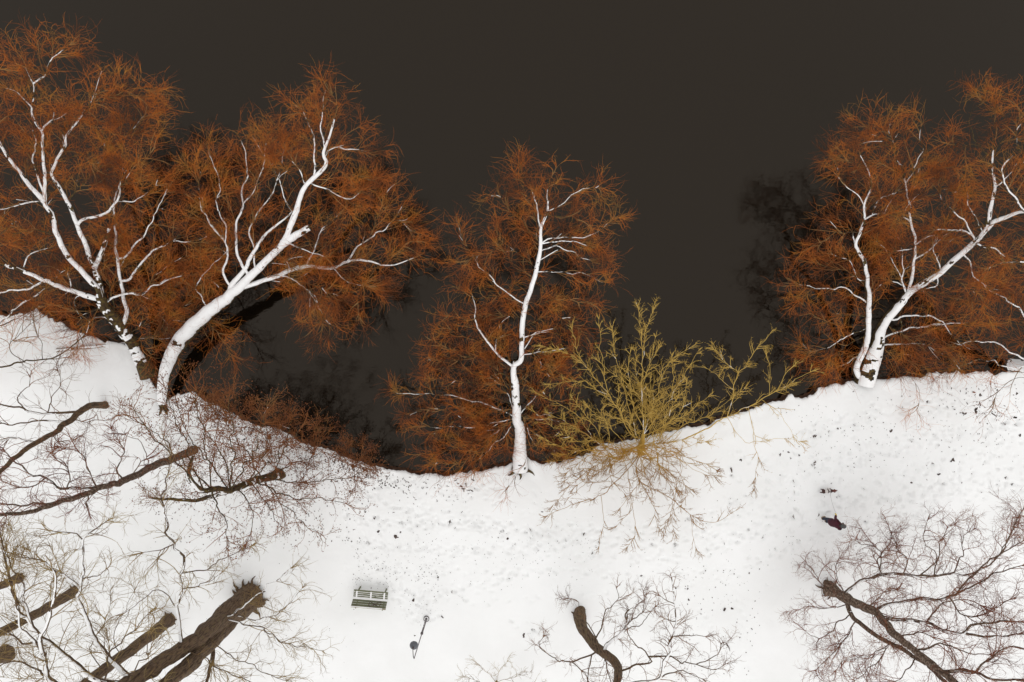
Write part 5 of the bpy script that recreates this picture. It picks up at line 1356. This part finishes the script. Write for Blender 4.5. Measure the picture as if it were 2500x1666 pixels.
loft_obj('scarf', [(.17, 0, 1.46, .10, .10), (.175, 0, 1.50, .098, .095), (.18, 0, 1.54, .085, .085)], M['strap'], person, 18, .06)
for s, x0, x1, x2 in ((1, .05, .03, -.09), (-1, .06, .10, .03)):
    tube_obj('trouser_leg', [(x0, s * .09, .88), (x0 - .01, s * .09, .7), (x1, s * .09, .50), ((x1 + x2) / 2, s * .09, .28), (x2, s * .09, .11)], [.115, .105, .085, .072, .062], M['jeans'], person)
    tube_obj('boot', [(x2 - .01, s * .092, .20), (x2 - .005, s * .092, .10), (x2 + .02, s * .095, .045), (x2 + .10, s * .097, .04), (x2 + .165, s * .098, .035)], [.068, .062, .06, .054, .04], M['boot'], person)
hand_mesh('glove', (.29, .31, .915), (.55, .45, -.7), (.4, 0, .9), M['yellow'], person, .9, 1)
hand_mesh('glove', (.36, -.125, 1.04), (.9, .2, .15), (0, 0, 1), M['strap'], person, .9, -1)

dp = P(2012, 1195, 0)
dog = thing('dog', 'small white and brown dog in a dark harness walking on the snow', 'dog', (dp[0] + .02, dp[1] - .02, ground_z(dp[0], dp[1]) + .005), R(8))
dog.scale = (1.12, 1.12, 1.12)
dn = [(-.16, 0, .265, (.078, .085)), (-.03, 0, .262, (.08, .078)), (.10, 0, .262, (.088, .098)), (.18, 0, .315, .06), (.235, 0, .375, .055), (.275, 0, .395, .062), (.335, 0, .375, .036), (.365, 0, .368, .026),
      (-.235, 0, .30, .024), (-.29, 0, .36, .016), (-.31, 0, .42, .01),
      (.115, .06, .19, .034), (.115, .062, .105, .021), (.105, .062, .03, .018), (.13, .062, .018, .018),
      (.125, -.06, .19, .034), (.15, -.062, .105, .021), (.165, -.062, .03, .018), (.19, -.062, .018, .018),
      (-.16, .062, .20, .05), (-.125, .066, .155, .034), (-.195, .066, .095, .018), (-.18, .066, .03, .016), (-.155, .066, .018, .018),
      (-.16, -.062, .20, .05), (-.15, -.066, .155, .034), (-.235, -.066, .10, .018), (-.235, -.066, .03, .016), (-.21, -.066, .018, .018)]
de = [(0, 1), (1, 2), (2, 3), (3, 4), (4, 5), (5, 6), (6, 7), (0, 8), (8, 9), (9, 10), (2, 11), (11, 12), (12, 13), (13, 14), (2, 15), (15, 16), (16, 17), (17, 18),
      (0, 19), (19, 20), (20, 21), (21, 22), (22, 23), (0, 24), (24, 25), (25, 26), (26, 27), (27, 28)]
skin_mesh('body', dn, de, M['dog'], dog)
for s in (-1, 1):
    loft_obj('ear', [(.25, s * .062, .365, .010, .006), (.25, s * .07, .40, .026, .010), (.255, s * .055, .44, .018, .010), (.26, s * .045, .45, .005, .005)], M['dog'], dog, 10)
    loft_obj('eye', [(.318, s * .03, .408, .003, .003), (.321, s * .032, .413, .006, .005), (.318, s * .03, .418, .003, .003)], M['eye'], dog, 8)
loft_obj('nose', [(.378, 0, .362, .006, .008), (.386, 0, .37, .010, .012), (.38, 0, .378, .006, .008)], M['eye'], dog, 8)
def ring_obj(name, x, z, ry, rz, wdt, mat, parent):
    bm = bmesh.new(); n = 20; rr = []
    for dx, k in ((-wdt, 1), (-wdt, 1.06), (wdt, 1.06), (wdt, 1)):
        rr.append([bm.verts.new((x + dx, ry * k * math.cos(2 * math.pi * i / n), z + rz * k * math.sin(2 * math.pi * i / n))) for i in range(n)])
    for a, b in zip(rr, rr[1:] + rr[:1]):
        for i in range(n): bm.faces.new((a[i], a[(i + 1) % n], b[(i + 1) % n], b[i]))
    bmesh.ops.recalc_face_normals(bm, faces=bm.faces)
    return bm_obj(name, bm, mat, parent, smooth=True)
ring_obj('harness_strap', .015, .262, .090, .092, .016, M['strap'], dog)
ring_obj('harness_strap', .125, .27, .098, .104, .014, M['strap'], dog)
box_obj('harness_back', (.07, 0, .362), (.13, .022, .008), M['strap'], dog, bevel=.002)

bpy.context.view_layer.update()
hnd = person.matrix_world @ Vector((.34, .35, .86))
dgp = dog.matrix_world @ Vector((.07, 0, .37))
mid = (hnd + dgp) / 2 - Vector((0, 0, .14))
base = np.array(dgp)
pts = [np.array(dgp) - base, np.array(dgp * .6 + mid * .4 - Vector((0, 0, .03))) - base, np.array(mid) - base, np.array(mid * .4 + hnd * .6 - Vector((0, 0, .03))) - base, np.array(hnd) - base]
ls = tube_obj('leash', pts, [.006, .006], M['cord'], None, 5, 24)
ls.location = dgp
tag(ls, 'thin grey leash running from the dog to the gloved hand', 'leash')

# ------------------------------------------------------------------ fallen wood on the snow and litter
def stick(name, label, pts, r0, r1, mat, twigs=0, group='dark sticks lying on the snow', seed=0, cat='stick', snow=False):
    w = [P(a, b, 0) for a, b in pts]
    w = [np.array([p[0], p[1], ground_z(p[0], p[1]) + r0 * .6]) for p in w]
    b = w[0].copy()
    A = resample([p - b for p in w], 14)
    rad = np.linspace(r0, r1, 14) * (0.8 + 0.4 * noise2(np.arange(14) * .8, np.zeros(14), seed))
    o = obj(name, limb_mesh(name, A, rad, 7, .25, seed), mat)
    o.location = b
    tag(o, label, cat, group)
    if snow:
        V, Q = snow_strip(A, rad, seed + 2, wide=60, gap=.4)
        if len(Q): obj('snow_cap', mesh_np('snow_cap', V, Q), M['snow_cap'], o)
    return o
stick('fallen_log', 'brown fallen log lying along the water edge at the left', [(140, 856), (190, 850), (240, 846), (300, 838)], .09, .06, M['log'], group=None, cat='log', seed=3, snow=True)
stick('fallen_stick', 'straight dark stick lying on the snow near the right edge', [(2422, 1009), (2430, 1014), (2435, 1018)], .03, .022, M['litter'], seed=5)
stick('fallen_stick', 'short dark upright-lying stick left of the straight stick near the right edge', [(2391, 981), (2392, 986), (2394, 991)], .02, .035, M['litter'], seed=6)
stick('fallen_stick', 'blunt dark stick on the snow below the right arm of the yellow shrub', [(1783, 1142), (1785, 1147), (1786, 1153)], .035, .025, M['litter'], seed=7)
stick('fallen_stick', 'bent reddish stick on the snow left of the blunt dark stick', [(1750, 1154), (1753, 1148), (1758, 1145)], .022, .025, M['dead_leaf'], seed=8)
stick('fallen_stick', 'dark stick on the snow right of the crooked tree crown', [(1774, 1573), (1779, 1580), (1782, 1590)], .03, .012, M['litter'], seed=9)
stick('fallen_stick', 'reddish leaf-brown lump on the snow above the cluster of sticks', [(2374, 957), (2378, 958), (2381, 959)], .035, .03, M['dead_leaf'], seed=12)
stick('fallen_stick', 'dark stump-like lump on the snow right of the crooked tree', [(1768, 1492), (1769, 1489), (1771, 1486)], .045, .05, M['litter'], seed=13)

def litter():
    pts, size, elong = [], [], []
    rg2 = np.random.default_rng(99)
    def add(px, py, s, e=1.0):
        p = P(px, py); 
        if shore_y(np.array([p[0]]))[0] - p[1] < 0.15: return
        pts.append((p[0], p[1])); size.append(s); elong.append(e)
    for k in range(130):     # dark-red leaf clumps by the left bank
        f = rg2.random(); add(835 + 150 * f + rg2.normal(0, 12), 1140 + 50 * f + rg2.normal(0, 14), rg2.uniform(.012, .045), 1.8)
    for k in range(900):     # under the leafy bush
        add(rg2.uniform(380, 900), rg2.uniform(980, 1330), rg2.uniform(.012, .04))
    for k in range(420):     # bank under the shrubs
        px = rg2.uniform(400, 900); sy = np.interp((px - 1250) * .02, SX, SY); add(px, 833 - sy / .02 + rg2.exponential(25) + 6, rg2.uniform(.015, .05), 1.5)
    for k in range(80): add(rg2.uniform(960, 1150), rg2.normal(1195, 22), rg2.uniform(.012, .035), 2.4)
    for k in range(12): add(rg2.normal(1120, 16), rg2.normal(1186, 10), rg2.uniform(.03, .06), 2.4)
    for k in range(420): # along the trodden band
        px = rg2.uniform(860, 1450); add(px, rg2.normal(1350, 55), rg2.uniform(.006, .022), 1.5)
    for k in range(170): add(rg2.uniform(860, 1080), rg2.normal(1400, 28), rg2.uniform(.008, .028), 1.4)
    for k in range(80): add(rg2.normal(1026, 26), rg2.normal(1490, 20), rg2.uniform(.006, .018), 1.2)
    for k in range(80): add(rg2.normal(2400, 45), rg2.normal(980, 30), rg2.uniform(.012, .04), 1.8)
    for k in range(420): # right-hand slope
        f = rg2.random(); add(1900 + 600 * f, 1100 - 90 * f + rg2.normal(0, 70), rg2.uniform(.008, .03), 1.8)
    for k in range(260): add(rg2.uniform(1500, 2400), rg2.normal(1330, 60), rg2.uniform(.008, .025), 1.3)
    for k in range(160): add(rg2.uniform(1640, 1860), rg2.uniform(1380, 1660), rg2.uniform(.008, .035), 1.3)
    for k in range(200): add(rg2.uniform(0, 900), rg2.uniform(1100, 1660), rg2.uniform(.008, .025), 1.3)
    for (px, py, s) in [(916, 1265, .07), (924, 1297, .06), (967, 1312, .10), (978, 1300, .05), (1058, 1280, .05), (1239, 1317, .07), (1324, 1250, .05), (1012, 1552, .04), (1080, 1507, .06), (1009, 1466, .09), (1068, 1411, .05),
                        (2047, 1047, .06), (1926, 1105, .06), (1952, 1112, .05), (1905, 1112, .07), (2175, 1053, .10), (2326, 1124, .09), (2290, 1158, .07), (2224, 1178, .07), (2485, 962, .06), (2481, 1019, .08), (2492, 1062, .07), (2355, 1012, .07), (2383, 1001, .10), (2394, 964, .09), (2436, 953, .06),
                        (1787, 1486, .07), (1679, 1438, .06), (1681, 1465, .06), (1650, 1437, .05), (1806, 1557, .05), (1280, 1551, .08), (1567, 1407, .05), (960, 1145, .05), (1808, 1123, .07)]:
        for j in range(3): add(px + rg2.normal(0, s * 20), py + rg2.normal(0, s * 16), s * rg2.uniform(.45, .85), rg2.uniform(1, 1.8))
    for (cx, cy, ang, L, W, dep) in FOOT:      # bared grass and soil at the bottom of the deeper prints
        if dep > .045 and rg2.random() < .2:
            for j in range(int(rg2.integers(1, 4))):
                add((cx + rg2.normal(0, .05)) / .02 + 1250, 833 - (cy + rg2.normal(0, .03)) / .02, rg2.uniform(.008, .024), 1.5)
    n = len(pts); pts = np.array(pts); size = np.array(size); elong = np.array(elong)
    z = np.array([ground_z(a, b) for a, b in pts])
    k = 6
    an = np.linspace(0, 2 * np.pi, k, endpoint=False)[None] + rg2.uniform(0, 1, (n, k)) * .6
    rr = rg2.uniform(.55, 1.15, (n, k)) * size[:, None]
    lx = np.cos(an) * rr * elong[:, None]; ly = np.sin(an) * rr / np.sqrt(elong)[:, None]
    a = rg2.uniform(0, np.pi, n)[:, None]
    X = pts[:, :1] + lx * np.cos(a) - ly * np.sin(a); Y = pts[:, 1:] + lx * np.sin(a) + ly * np.cos(a)
    tilt = rg2.normal(0, .5, (n, k)) * size[:, None]
    ringv = np.stack([X, Y, z[:, None] - .004 + 0 * X + np.abs(tilt) * .6], -1)
    top = np.stack([pts[:, 0], pts[:, 1], z + size * .55 + .006], -1)[:, None]
    bot = np.stack([pts[:, 0], pts[:, 1], z - .02], -1)[:, None]
    V = np.concatenate([ringv, top, bot], 1).reshape(-1, 3)
    F = []
    for i in range(k): F += [[i, (i + 1) % k, k], [(i + 1) % k, i, k + 1]]
    Fa = (np.arange(n)[:, None, None] * (k + 2) + np.array(F)[None]).reshape(-1, 3)
    o = obj('leaf_litter', mesh_np('leaf_litter', V, None, Fa, smooth=False), M['litter'])
    stuff(o, 'dark specks of dead leaves, twigs and soil scattered over the snow', 'leaf litter')
litter()

print('TRIANGLES', TRIS[0], 'OBJECTS', len(bpy.data.objects))
